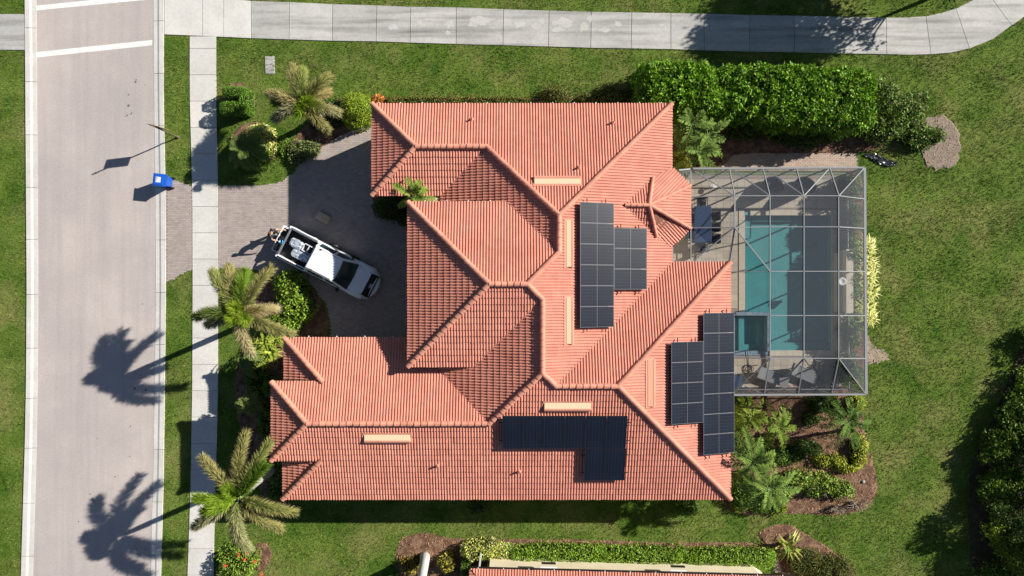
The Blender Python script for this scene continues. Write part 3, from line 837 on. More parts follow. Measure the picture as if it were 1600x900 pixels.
def solar(lab, kind, e, blocks, dark=False):
    x, up, n = frame(kind)
    if kind == 'S': sgn = 1
    M3 = Matrix((x, up, n)).transposed()
    first = on_plane(blocks[0][0], blocks[0][1], kind, e)
    root = thing('solar_array', lab, 'solar panels', first)
    MW = root.matrix_basis
    pm = PM_SHADE if dark else PM_A
    for px, py, cnt, step_dir in blocks:      # px,py: centre of the first module; modules follow along the eave direction
        p0 = on_plane(px, py, kind, e)
        for i in range(cnt):
            p = p0 + step_dir * ((PW + .012) * i) + n * .26
            pn = empty('solar_panel', (0, 0, 0)); pn.parent = root
            pn.matrix_basis = MW.inverted() @ Matrix.Translation(p) @ M3.to_4x4()
            link('frame', pm[0], pn); link('glass', pm[1], pn)
        rail = MB()
        for s in (-.5, .5):
            a = p0 + n * .20 + up * s - step_dir * .7; b = p0 + n * .20 + up * s + step_dir * (cnt * 1.012 - .3)
            rail.bar(a, b, .04, .05)
        rail.build('rail', m_alud, root, world=True)
Dn = Vector((0, -1, 0)); Rt = Vector((1, 0, 0))
solar('stepped array of nine grey blue solar panels in the middle of the roof', 'E', xE1, [(929, 333.5, 6, Dn), (981, 373, 3, Dn)])
solar('stepped array of eleven solar panels along the right eave', 'E', xE2, [(1118, 504, 7, Dn), (1069, 549, 4, Dn)])
solar('black L shaped solar array on the lower roof slope', 'S', yS, [(801, 671, 6, Rt), (928, 721, 2, Rt)], dark=True)

# ------------------------------------------------------------------ neighbour's house
def neighbour():
    root = thing('house', 'cream walled neighbouring house with only its tiled eave showing', 'house', (0, 0, 0))
    ze = 3.2
    ang = atan2(-6.5, 262)
    p = Vector(G(735, 889, ze)); d = Vector((cos(ang), sin(ang))); q = Vector((d.y, -d.x))
    W_, D_ = 16.6, 15.0
    def P(a, b, z): v = p + d * a + q * b; return Vector((v.x, v.y, z))
    hr = D_ / 2 * CS + ze
    Nf = [P(0, 0, ze), P(W_, 0, ze), P(W_ - D_ / 2, D_ / 2, hr), P(D_ / 2, D_ / 2, hr)]
    Wf = [P(0, 0, ze), P(0, D_, ze), P(D_ / 2, D_ / 2, hr)]
    Ef = [P(W_, 0, ze), P(W_, D_, ze), P(W_ - D_ / 2, D_ / 2, hr)]
    Sf = [P(0, D_, ze), P(W_, D_, ze), P(W_ - D_ / 2, D_ / 2, hr), P(D_ / 2, D_ / 2, hr)]
    dk = MB()
    for f in (Nf, Wf, Ef, Sf):
        ps = list(f)
        if (ps[1] - ps[0]).cross(ps[2] - ps[0]).z < 0: ps = ps[::-1]
        dk.add([v + Vector((0, 0, -.012)) for v in ps], [tuple(range(len(ps)))])
    rf = dk.build('roof', m_deck, root)
    T = []; pp = []
    for f in (Nf, Wf, Ef, Sf): roof_face(f, T, pp)
    V, F, C_ = cat_arrays(tile_transform(base, T) + pp)
    tag(link('tile_covering', np_mesh('tile_covering', V, F, C_, m_tile), rf), kind='stuff')
    wl = MB().prism([tuple(P(a, b, 0)[:2]) for a, b in ((.8, .75), (W_ - .8, .75), (W_ - .8, D_ - .8), (.8, D_ - .8))], -.1, ze - .1)
    # a bay of wall that runs on to the right past the tiled eave
    wl.build('wall', m_wall, root)
    lg = MB().prism([tuple(P(a, b, 0)[:2]) for a, b in ((.9, .22), (15.3, .22), (15.8, .5), (15.9, .9), (.9, .9))], 2.72, 2.86)
    lg.prism([tuple(P(a, b, 0)[:2]) for a, b in ((.95, .3), (15.2, .3), (15.6, .55), (15.6, .85), (.95, .85))], -.1, 2.72)
    lg.build('wall', mat('pale_cream_stucco', (.80, .69, .50), (.74, .64, .46), 1.0, .9), root)
    g = MB().bar(P(-.03, -.05, ze - .04), P(W_ + .03, -.05, ze - .04), .1, .1).bar(P(-.05, 0, ze - .04), P(-.05, D_, ze - .04), .1, .1)
    g.build('gutter', m_bronze, root)
    h = MB()
    for i in range(13): h.bar(P(i * 1.3 + .4, -.1, ze + .02), P(i * 1.3 + .4, .05, ze + .04), .03, .03)
    h.build('gutter_hanger', m_white, root)
    for a in (3.6, 10.3):
        w = MB().prism([tuple(P(x, b, 0)[:2]) for x, b in ((a, -.1), (a + .85, -.1), (a + .85, .1), (a, .1))], 2.87, 2.95)
        wf = w.build('window_awning', m_white, root)
        MB().prism([tuple(P(x, b, 0)[:2]) for x, b in ((a + .06, -.26), (a + .79, -.26), (a + .79, -.2), (a + .06, -.2))], 2.70, 2.86).build('frame', m_bronze, wf)
    MB().bar(P(.45, .02, ze - .1), P(.45, .02, 0), .08, .08).build('downpipe', m_white, root)
neighbour()

# ------------------------------------------------------------------ pool, deck, cage
m_plaster = mat('pool_plaster', (0.12, 0.31, 0.32), (0.14, 0.35, 0.355), 1.5, 0.8)
m_cop = mat('pool_coping', (0.56, 0.49, 0.38), (0.50, 0.44, 0.35), 2, 0.75)
m_btile = mat('blue_waterline_tile', (0.13, 0.22, 0.32), (0.25, 0.33, 0.38), 9, 0.35, detail=2)
def m_waterf():
    m = bpy.data.materials.new('pool_water'); m.use_nodes = True
    nt = m.node_tree; L = nt.links.new; out = nt.nodes['Material Output']; nt.nodes.remove(nt.nodes['Principled BSDF'])
    t = N(nt, 'ShaderNodeBsdfTransparent'); t.inputs[0].default_value = (0.72, 0.92, 0.92, 1)
    g = N(nt, 'ShaderNodeBsdfGlossy'); g.inputs['Roughness'].default_value = 0.03
    no = N(nt, 'ShaderNodeTexNoise'); no.inputs['Scale'].default_value = 6; no.inputs['Detail'].default_value = 3
    bp = N(nt, 'ShaderNodeBump'); bp.inputs['Strength'].default_value = .25; bp.inputs['Distance'].default_value = .03
    L(no.outputs[0], bp.inputs['Height']); L(bp.outputs[0], g.inputs['Normal'])
    ms = N(nt, 'ShaderNodeMixShader'); ms.inputs[0].default_value = .07; L(t.outputs[0], ms.inputs[1]); L(g.outputs[0], ms.inputs[2])
    L(ms.outputs[0], out.inputs[0])
    return m
m_wat = m_waterf()
pool = thing('swimming_pool', 'teal swimming pool with a square spa in its lower left corner', 'pool', (*G(1230, 440), 0))
def pxrect(x0, y0, x1, y1, z=0):
    a = G(x0, y0, z); b = G(x1, y1, z); return a[0], b[1], b[0], a[1]      # xmin, ymin, xmax, ymax
def basin():
    mb = MB()
    t = .3; D = -.60
    X0, Y0, X1, Y1 = pxrect(1163, 336, 1300, 548)
    mb.box(X0 - 1, Y0 - t, D - .2, X1 + t, Y1 + t, D)                       # floor
    mb.box(X0 - t, Y0 - t, D, X0, Y1 + t, -.02).box(X1, Y0 - t, D, X1 + t, Y1 + t, -.02)
    mb.box(X0, Y1, D, X1, Y1 + t, -.02).box(X0 - 1, Y0 - t, D, X1, Y0, -.02)
    a = pxrect(1175, 336, 1240, 345); mb.box(X0, a[1], D, a[2], Y1, -.35)        # step along the top
    a = pxrect(1163, 336, 1176, 372); mb.box(X0, a[1], D, a[2], pxrect(0, 345, 0, 345)[1], -.25)   # bench at the left corner
    a = pxrect(1202, 536, 1300, 548); mb.box(a[0], Y0, D, X1, a[3], -.3)         # shelf along the bottom
    mb.build('basin', m_plaster, pool, world=True)
    s = MB()
    sx0, sy0, sx1, sy1 = pxrect(1148, 492, 1196, 548)
    s.box(sx0 - .2, sy0 - .2, -1.2, sx0, sy1 + .2, .04).box(sx1, sy0, -1.5, sx1 + .18, sy1 + .16, .30)
    s.box(sx0, sy1, -1.5, sx1, sy1 + .16, .30).box(sx0 - .2, sy0 - .25, -1.2, sx1 + .18, sy0, .02)
    s.build('spa_wall', m_btile, pool, world=True)
    f = MB()
    f.box(sx0, sy0, -1.0, sx1, sy1, -.65)
    q = .33
    f.box(sx0, sy0, -.65, sx0 + q, sy1, -.25).box(sx1 - q, sy0, -.65, sx1, sy1, -.25).box(sx0 + q, sy0, -.65, sx1 - q, sy0 + q, -.25).box(sx0 + q, sy1 - q, -.65, sx1 - q, sy1, -.25)
    f.build('spa_bench', m_plaster, pool, world=True)
    MB().add([(sx0, sy0, .0), (sx1, sy0, .0), (sx1, sy1, .0), (sx0, sy1, .0)], [(0, 1, 2, 3)]).build('spa_water', m_wat, pool, world=True)
    MB().add([(X0, Y0, -.1), (sx1 + .18, Y0, -.1), (X1, Y0, -.1), (X1, Y1, -.1), (X0, Y1, -.1), (X0, sy1 + .16, -.1), (sx1 + .18, sy1 + .16, -.1)], [(6, 1, 2, 3, 4, 5)]).build('water', m_wat, pool, world=True)
    # coping stones
    for a, b in ((X0 - .32, Y1 - .02), (X1 - .02, Y1 - .02), (X1 - .02, Y0 - .28)):
        MB().box(a - .0, b, -.05, a + .30, b + .30, .060).build('coping_stone', m_cop, pool, world=True)
    for i in range(24):
        y = Y1 - i * .315
        if y - .31 < sy1 + .2: break
        if i == 0: y -= .02
        MB().box(X0 - .32, y - .31, -.05, X0 + .02, y, .062).build('coping_stone', m_cop, pool, world=True)
    for i in range(15):
        if i == 0 or X0 + i * .325 + .32 > X1: continue
        MB().box(X0 + i * .325, Y1 - .02, -.05, X0 + i * .325 + .32, Y1 + .28, .062).build('coping_stone', m_cop, pool, world=True)
    for i in range(11):
        x = sx1 + .2 + i * .325
        if x > X1: break
        MB().box(x, Y0 - .28, -.05, x + .32, Y0 + .02, .062).build('coping_stone', m_cop, pool, world=True)
    for i in range(24):
        y = Y1 - i * .315
        if y < Y0 + .2: break
        MB().box(X1 - .02, y - .31, -.05, X1 + .25, y, .062).build('coping_stone', m_cop, pool, world=True)
    return X0, Y0, X1, Y1, sx0, sy0
PX0, PY0, PX1, PY1, SX0, SY0 = basin()
def deck_tiles():
    P = [G(1040, 274), G(1314, 274), G(1314, 605), G(1040, 605)]
    holes = [[(PX0 - .33, PY0 - .3), (PX1 + .27, PY0 - .3), (PX1 + .27, PY1 + .3), (PX0 - .33, PY1 + .3)], [(SX0 - .22, SY0 - .27), (PX0, SY0 - .27), (PX0, SY0 + 2.3), (SX0 - .22, SY0 + 2.3)]]
    # bed around the pool
    x0, x1, y0, y1 = P[0][0], P[1][0], P[2][1], P[0][1]
    b = MB().box(x0, y0, -.06, x1, PY0 - .28, .03).box(x0, PY1 + .28, -.06, x1, y1, .03).box(PX1 + .24, PY0 - .28, -.06, x1, PY1 + .28, .03)
    b.box(x0, SY0 + 2.2, -.06, PX0 - .31, PY1 + .28, .03).box(x0, PY0 - .28, -.06, SX0 - .2, SY0 + 2.2, .03)
    o = tag(b.build('pool_deck', m_sand), 'beige tiled deck around the pool', kind='structure')
    s = .40
    T = []
    for i in range(int((x1 - x0) / s)):
        for j in range(int((y1 - y0) / s)):
            cx, cy = x0 + (i + .5) * s, y0 + (j + .5) * s
            cs = np.array([(cx + a * s * .48, cy + c * s * .48) for a in (-1, 0, 1) for c in (-1, 0, 1)])
            if any(in_poly(cs, h).any() for h in holes): 
                if any(in_poly(np.array([[cx, cy]]), h).any() for h in holes): continue
            T.append((cx, cy))
    seen = [t for t in T if t[0] > G(1049, 0)[0]]
    seen.sort(key=lambda t: t[0] ** 2 + t[1] ** 2)
    var = [MB().box(-s / 2 + .005, -s / 2 + .005, 0, s / 2 - .005, s / 2 - .005, .052, col=(c, c, c * .99)).mesh('deck_tile', m_deckt) for c in (.93, .98, 1.03, 1.08)]
    for x, y in seen[:290]:
        q = link('deck_tile', random.choice(var), o); q.location = (x, y, 0.0)
    mb = MB()
    for x, y in seen[290:] + [t for t in T if t not in seen]:
        c = random.choice((.93, .98, 1.03, 1.08)); mb.box(x - s / 2 + .005, y - s / 2 + .005, 0, x + s / 2 - .005, y + s / 2 - .005, .052, col=(c, c, c * .99))
    tag(mb.build('deck_tiling', m_deckt, o), kind='stuff')
deck_tiles()
def m_screenf(name, fac, c):
    m = bpy.data.materials.new(name); m.use_nodes = True
    nt = m.node_tree; L = nt.links.new; out = nt.nodes['Material Output']
    b = nt.nodes['Principled BSDF']; b.inputs['Base Color'].default_value = (*c, 1); b.inputs['Roughness'].default_value = .5; b.inputs['Specular IOR Level'].default_value = .3
    t = N(nt, 'ShaderNodeBsdfTransparent'); ms = N(nt, 'ShaderNodeMixShader'); ms.inputs[0].default_value = fac
    L(t.outputs[0], ms.inputs[1]); L(b.outputs[0], ms.inputs[2]); L(ms.outputs[0], out.inputs[0])
    return m
m_scr = m_screenf('insect_screen', .28, (.10, .112, .13))
m_beam = mat('grey_aluminium', (0.24, 0.25, 0.26), rough=0.6, metal=0.0, spec=.2)
ZE, ZT, ZH = 2.8, 4.0, 3.35
def cage():
    root = thing('pool_cage', 'grey aluminium screen enclosure over the pool', 'screen enclosure', (*G(1200, 440), 0))
    def e(px, py): return G3(px, py, ZE)
    def t(px, py): return G3(px, py, ZT)
    def h(px, py): return G3(px, py, ZH)
    def beam(a, b, w=.042, hh=.07): MB().bar(a, b, w, hh).build('beam', m_beam, root, world=True)
    # outer ring
    NWc = h(1062, 264)
    beam(e(1082, 263.5), e(1350, 262), .09, .12); beam(e(1350.5, 262), e(1353, 616), .13, .12); beam(e(1143, 617), e(1353, 616), .09, .12)
    beam(h(1060, 266), e(1082, 264), .07, .1)
    beam(h(1079, 266), h(1079.5, 406), .05, .07)
    # ridge lines of the raised middle
    xs = [1203, 1256, 1310]
    ys = [306, 354.5, 424, 493, 560]
    wl = {306: t(1148, 306), 354.5: t(1148, 355.5), 424: h(1140, 425), 493: h(1141, 492.5), 560: h(1143, 559)}
    for y in ys: beam(wl[y] if y != 306 else t(1148, 306), t(1203, y)); beam(t(1203, y), t(1256, y)); beam(t(1256, y), t(1310.5, y)); beam(t(1310.5, y), e(1350.5 if y < 400 else 1352, {306: 311, 354.5: 357, 424: 424.5, 493: 493, 560: 560}[y]))
    for x in xs:
        for y0, y1 in zip(ys, ys[1:]): beam(t(x, y0), t(x, y1))
    beam(t(1148, 306), t(1148, 355.5), .07); beam(t(1148, 355.5), h(1139.5, 408), .07)
    for a, b in (((1139.5, 263), (1148, 306)), ((1192, 263), (1203, 306)), ((1244, 262.5), (1256, 306)), ((1296.5, 262.5), (1310.5, 306)), ((1350.5, 262), (1310.5, 306)),
                 ((1194, 616.5), (1203, 560)), ((1247, 616.5), (1256, 560)), ((1299, 616.3), (1310.5, 560)), ((1353, 616), (1310.5, 560))):
        beam(e(*a), t(*b))
    beam(h(1086, 268), t(1148, 306), .05, .07); beam(e(1143, 264), t(1203, 306), .05, .07); beam(e(1197, 264), t(1256, 306), .05, .07); beam(e(1295, 264), t(1256, 306), .05, .07)
    beam(t(1148, 306), h(1079, 308), .05, .08); beam(t(1148, 355.5), h(1079, 356), .05, .08); beam(t(1148, 355.5), h(1084, 407), .05, .08)
    beam(t(1148, 355.5), t(1203, 424), .05, .08)
    beam(e(1146, 614), t(1203, 560), .05, .08); beam(e(1232, 586), t(1256, 560), .05, .08); beam(t(1256, 560), e(1272, 582), .04, .06)
    beam(h(1051, 386), h(1051, 408), .05, .1); beam(h(1051, 409), h(1139, 409), .06, .12)
    # posts
    gp = [(1082, 264), (1139.5, 263), (1192, 263), (1244, 262.5), (1296.5, 262.5), (1350, 262.3), (1350.7, 311), (1350.9, 357), (1351.5, 424), (1352, 493), (1352.4, 560), (1352.7, 616), (1299, 616.3), (1247, 616.5), (1194, 616.6), (1145, 616.8)]
    for p in gp:
        a = e(*p); MB().bar((a.x, a.y, 0.02), (a.x, a.y, ZE - .06), .06, .08).build('post', m_beam, root, world=True)
    q = lambda z, lst: [Vector((v.x, v.y, z)) for v in lst]
    def rail(ps):
        for a, b in zip(ps, ps[1:]): beam(a, b, .05, .06)
    rail([Vector((e(*p).x, e(*p).y, 1.0)) for p in gp[:6]]); rail([Vector((e(*p).x, e(*p).y, 1.0)) for p in gp[5:12]]); rail([Vector((e(*p).x, e(*p).y, 1.0)) for p in gp[11:]])
    # screens
    def scr(ps, nm='screen'):
        MB().add(ps, [tuple(range(len(ps)))]).build(nm, m_scr, root, world=True)
    for (x0, x1) in ((1203, 1256), (1256, 1310.5)):
        for y0, y1 in zip(ys, ys[1:]): scr([t(x0, y0), t(x1, y0), t(x1, y1), t(x0, y1)])
    scr([t(1148, 306), t(1203, 306), t(1203, 354.5), t(1148, 355.5)]); scr([t(1148, 355.5), t(1203, 354.5), t(1203, 424)]); scr([t(1148, 355.5), t(1203, 424), h(1140, 425)])
    scr([h(1140, 425), t(1203, 424), t(1203, 493), h(1141, 492.5)]); scr([h(1141, 492.5), t(1203, 493), t(1203, 560), h(1143, 559)])
    scr([h(1143, 559), t(1203, 560), e(1194, 616.5), e(1144, 616.7)])
    ey = {306: 311, 354.5: 357, 424: 424.5, 493: 493, 560: 560}
    for y0, y1 in zip(ys, ys[1:]): scr([t(1310.5, y0), e(1350.8, ey[y0]), e(1352, ey[y1]), t(1310.5, y1)])
    scr([t(1310.5, 306), e(1350.5, 262), e(1350.8, 311)]); scr([t(1310.5, 560), e(1352.4, 560), e(1353, 616)])
    nb = [(1139.5, 263, 1148), (1192, 263, 1203), (1244, 262.5, 1256), (1296.5, 262.5, 1310.5)]
    for a, b in zip(nb, nb[1:]): scr([e(a[0], a[1]), e(b[0], b[1]), t(b[2], 306), t(a[2], 306)])
    scr([e(1296.5, 262.5), e(1350.5, 262), t(1310.5, 306)]); scr([e(1082, 264), e(1139.5, 263), t(1148, 306), h(1079, 308)])
    sb = [(1194, 1203), (1247, 1256), (1299, 1310.5)]
    for a, b in zip(sb, sb[1:]): scr([t(a[1], 560), t(b[1], 560), e(b[0], 616.4), e(a[0], 616.5)])
    scr([t(1310.5, 560), e(1353, 616), e(1299, 616.3)])
    scr([h(1079, 308), t(1148, 306), t(1148, 355.5), h(1079, 356)]); scr([h(1079, 356), t(1148, 355.5), h(1139.5, 408), h(1079.5, 408)])
    scr([h(1051, 386), h(1079, 357), h(1079.5, 408), h(1051, 408)]); scr([h(1060, 266), e(1082, 264), h(1079, 308)])
    def side(ps):
        for a, b in zip(ps, ps[1:]):
            A, B = e(*a), e(*b)
            scr([Vector((A.x, A.y, .05)), Vector((B.x, B.y, .05)), B + Vector((0, 0, -.06)), A + Vector((0, 0, -.06))])
    side(gp)
cage()
# ------------------------------------------------------------------ plants
def blob_of(b):
    px, py, rx, ry, h = b[:5]
    z0 = b[5] if len(b) > 5 else 0.0
    p = b[6] if len(b) > 6 else 2.4
    k = (1 - (z0 + h * .8) / CAM_H) / PPM
    cx, cy = G(px, py, z0 + h * .8)
    return cx, cy, rx * k, ry * k, z0, h, p
def blob_cloud(B, dens, lump, seed):
    cx, cy, rx, ry, z0, h, p = B
    q = 2.2 if p < 3 else 5
    r = np.random.default_rng(seed)
    nt = int(4 * rx * ry * dens); ns = int((rx + ry) * 3.2 * h * dens * .7)
    a = r.uniform(-1, 1, nt); b = r.uniform(-1, 1, nt)
    s = np.abs(a) ** p + np.abs(b) ** p
    k = s < 1; a, b, s = a[k], b[k], s[k]
    t = (1 - s) ** (1 / q)
    th = r.uniform(0, 2 * pi, ns); tz = r.uniform(.02, 1, ns)
    c, d = np.cos(th), np.sin(th)
    R0 = 1 / (np.abs(c) ** p + np.abs(d) ** p) ** (1 / p)
    rho = (1 - tz ** q) ** (1 / p)
    A = np.concatenate([a, c * R0 * rho]); Bb = np.concatenate([b, d * R0 * rho]); T = np.concatenate([t, tz])
    Nn = np.stack([np.sign(A) * np.abs(A) ** (p - 1) / rx, np.sign(Bb) * np.abs(Bb) ** (p - 1) / ry, T ** (q - 1) / max(h, .1) + .02], 1)
    Nn = unit(Nn)
    P = np.stack([cx + A * rx, cy + Bb * ry, z0 + T * h], 1)
    n = len(P)
    P += Nn * (vnoise(P, .9, seed)[:, None] * lump + vnoise(P, 2.6, seed + 1)[:, None] * lump * .5 - np.abs(r.normal(0, lump * .7, (n, 1))))
    return P, Nn
def pick(c, n, r, var=.28, hue=.06):
    """n colours between the pale and the deep one, each a little its own"""
    c = np.array(c, float)
    w = r.random((n, 1)) ** 1.3
    o = c[0] * (1 - w) + c[1] * w
    o = o * np.array([1.35, 1.3, .95]) * (1 + r.normal(0, var, (n, 1))) * (1 + r.normal(0, hue, (n, 3)))
    if len(c) > 2:
        k = r.random(n) < .14
        o[k] = c[2] * (1 + r.normal(0, .2, (k.sum(), 1)))
    return np.clip(o, .004, .9)
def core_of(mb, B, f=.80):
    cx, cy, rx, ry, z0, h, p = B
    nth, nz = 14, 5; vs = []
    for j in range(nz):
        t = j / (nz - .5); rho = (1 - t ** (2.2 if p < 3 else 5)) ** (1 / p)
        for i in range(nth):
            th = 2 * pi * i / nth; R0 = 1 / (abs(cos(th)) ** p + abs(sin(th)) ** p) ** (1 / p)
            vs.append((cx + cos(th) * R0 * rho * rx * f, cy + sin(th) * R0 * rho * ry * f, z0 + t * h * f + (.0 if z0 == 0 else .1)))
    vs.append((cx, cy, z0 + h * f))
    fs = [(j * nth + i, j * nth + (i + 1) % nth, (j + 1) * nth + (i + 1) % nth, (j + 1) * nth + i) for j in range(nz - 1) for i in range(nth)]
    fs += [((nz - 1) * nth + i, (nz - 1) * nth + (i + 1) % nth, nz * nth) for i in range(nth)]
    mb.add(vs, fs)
def leaves_on(P, Nn, L, W, cols, seed, out=.5, flat=.5):
    r = np.random.default_rng(seed); n = len(P)
    D = unit(r.normal(size=(n, 3)) + Nn * out)
    U = unit(Nn * flat * 2 + r.normal(size=(n, 3)) * .6)
    V, F = leaf_arrays(P, D, U, r.uniform(.7, 1.3, n) * L, r.uniform(.7, 1.3, n) * W, .15)
    return V, F, np.repeat(pick(cols, n, r), 4, 0)
SEED = [100]
G_MID = [(.115, .205, .030), (.045, .10, .016)]
G_YEL = [(.24, .30, .035), (.12, .19, .022)]
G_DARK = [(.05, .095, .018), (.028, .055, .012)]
G_OLIVE = [(.13, .15, .035), (.06, .085, .020), (.16, .10, .05)]
G_VAR = [(.55, .56, .20), (.13, .22, .03), (.62, .60, .42)]
G_CROT = [(.42, .15, .05), (.16, .16, .03)]
def bush(name, lab, cat, blobs, L=.10, W=.05, cols=G_MID, dens=320, lump=.07, group=None, core=True, extra=None, twigs=0, out=.5):
    Bs = [blob_of(b) for b in blobs]
    root = thing(name, lab, cat, (Bs[0][0], Bs[0][1], 0), 0, group)
    parts = []
    for B in Bs:
        SEED[0] += 3
        P, Nn = blob_cloud(B, dens, lump, SEED[0])
        parts.append(leaves_on(P, Nn, L, W, cols, SEED[0] + 1, out))
    V, F, C_ = cat_arrays(parts)
    link('foliage', np_mesh('foliage', V, F, C_, m_leaf), root, True)
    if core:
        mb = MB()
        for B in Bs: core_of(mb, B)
        mb.build('dark_core', m_core, root, True)  # closed hull blocks the view through; inner shade painted, no real stems
    if twigs:
        mb = MB(); r = random.Random(SEED[0])
        for i in range(twigs):
            B = r.choice(Bs); th = r.uniform(0, 6.28); q = r.uniform(.3, 1.0)
            a = Vector((B[0] + cos(th) * B[2] * q * .4, B[1] + sin(th) * B[3] * q * .4, B[4] + B[5] * .2))
            b = Vector((B[0] + cos(th) * B[2] * q * 1.05, B[1] + sin(th) * B[3] * q * 1.05, B[4] + B[5] * r.uniform(.7, 1.12)))
            m = (a + b) / 2 + Vector((r.uniform(-.1, .1), r.uniform(-.1, .1), .1))
            mb.tube([a, m, b], [.016, .012, .005], 4)
        mb.build('bare_twigs', m_twig, root, True)
    return root

# the tall hedge right of the house, in its sections
HG = 'tall dark green hedge above the pool cage'
bush('hedge', 'left block of the tall glossy hedge, touching the top right roof corner', 'hedge', [(1059, 136, 62, 40, 3.0, 0, 6), (1098, 148, 30, 32, 3.0, 0, 4)], .20, .11, [(.17, .31, .024), (.06, .14, .012)], 230, .14, HG)
bush('hedge', 'long right block of the tall glossy hedge above the pool cage', 'hedge', [(1190, 144, 82, 43, 2.8, 0, 6), (1298, 154, 72, 49, 2.75, 0, 6), (1240, 150, 60, 46, 2.85, 0, 6)], .20, .11, [(.165, .30, .026), (.055, .13, .012)], 230, .14, HG)
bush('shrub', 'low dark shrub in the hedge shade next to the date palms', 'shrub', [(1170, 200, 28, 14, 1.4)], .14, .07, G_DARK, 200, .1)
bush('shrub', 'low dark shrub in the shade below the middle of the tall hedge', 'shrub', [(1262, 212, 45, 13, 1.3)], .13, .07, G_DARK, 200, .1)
bush('shrub', 'straggly half bare shrub at the right end of the tall hedge', 'shrub', [(1385, 148, 34, 34, 2.0), (1418, 170, 34, 30, 1.5), (1388, 196, 38, 24, 1.4), (1440, 158, 24, 20, 1.0), (1436, 205, 28, 18, 1.0)], .15, .08, [(.13, .22, .035), (.055, .11, .02), (.30, .30, .12)], 150, .2, twigs=70)
bush('shrub', 'small bright green shrub on the straw mulch beside the straggly shrub', 'shrub', [(1464, 210, 20, 14, .9), (1440, 222, 20, 14, .7)], .12, .05, G_MID, 170, .12, twigs=12)
# left garden
bush('topiary_shrub', 'round clipped shrub with a notch cut in its left side', 'shrub', [(366, 143, 20, 8.5, 1.15, 0, 4), (363, 168, 22, 10, 1.15, 0, 4), (381, 156, 8, 20, 1.15, 0, 4)], .065, .045, [(.14, .27, .035), (.06, .13, .02)], 800, .02, group=None)
bush('variegated_shrub', 'cream variegated round shrub with a dark fan palm beside it', 'shrub', [(402, 216, 24, 26, 1.3)], .12, .06, G_VAR, 380, .07)
bush('shrub', 'dark green rounded shrub below left of the variegated one', 'shrub', [(392, 238, 26, 24, 1.4)], .13, .045, [(.13, .22, .035), (.06, .11, .018)], 380, .09)
bush('round_shrub', 'large yellow green globe shrub beside the top left roof corner', 'shrub', [(553, 167, 27, 28, 1.9)], .09, .045, [(.26, .34, .035), (.13, .21, .022)], 700, .06)
bush('croton', 'small orange leaved croton at the top left roof corner', 'shrub', [(589, 156, 11, 9, .8)], .14, .06, [(.55, .22, .08), (.40, .20, .08)], 300, .06, core=False)
bush('low_hedge', 'long low dark reddish hedge along the top wall of the house', 'hedge', [(665, 158, 66, 9, .95, 0, 5), (775, 158, 58, 9, .95, 0, 5)], .08, .045, [(.15, .18, .035), (.06, .075, .018), (.24, .10, .05)], 420, .06)
bush('shrub', 'olive mound shrub rising from the low hedge by the top wall', 'shrub', [(870, 148, 26, 20, 1.5)], .09, .05, G_OLIVE, 420, .1)
bush('shrub', 'dark mound shrub shaded by the tall hedge next to the top wall', 'shrub', [(962, 146, 34, 22, 1.4), (915, 154, 20, 12, 1.1)], .10, .05, G_OLIVE, 350, .1)
bush('shrub', 'silvery ground shrub beneath the upper foxtail palm', 'shrub', [(474, 232, 26, 17, .6), (462, 246, 14, 10, .5)], .10, .06, [(.16, .20, .09), (.08, .11, .045)], 300, .08)
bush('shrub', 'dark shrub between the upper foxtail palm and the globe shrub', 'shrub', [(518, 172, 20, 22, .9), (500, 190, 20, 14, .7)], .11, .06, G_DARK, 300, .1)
bush('shrub', 'bright ground cover shrub left of the silvery one', 'shrub', [(443, 228, 10, 18, .35)], .09, .05, [(.16, .27, .04), (.08, .14, .02)], 300, .06)
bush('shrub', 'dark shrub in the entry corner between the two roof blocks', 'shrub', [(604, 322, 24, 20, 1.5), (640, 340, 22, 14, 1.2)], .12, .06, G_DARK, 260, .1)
bush('shrub', 'leafy round shrub below the pickup beside the palm', 'shrub', [(450, 448, 28, 26, 1.0), (462, 482, 26, 26, 1.0), (440, 505, 30, 20, .9)], .17, .10, [(.21, .31, .04), (.08, .15, .022)], 150, .12)
bush('shrub', 'dark strip of shrubs against the left wall under the garage eave', 'shrub', [(402, 600, 22, 30, .7), (418, 660, 20, 40, .8), (436, 740, 18, 26, 1.0), (428, 772, 14, 14, .7)], .15, .07, G_MID, 150, .12)
bush('ixora_shrub', 'loose green shrub with red flower heads at the lower left', 'shrub', [(368, 880, 32, 26, 1.1), (352, 902, 18, 20, .9)], .15, .07, [(.20, .30, .045), (.08, .14, .025)], 170, .12, twigs=14)
bush('shrub', 'small green shrub on the shaded lawn below the lower eave', 'shrub', [(744, 800, 17, 9, .75)], .09, .04, [(.12, .20, .05), (.06, .11, .03)], 420, .05)
bush('shrub', 'small bushy shrub by the lower right corner of the house', 'shrub', [(1076, 796, 19, 16, 1.7)], .10, .045, G_MID, 380, .07)
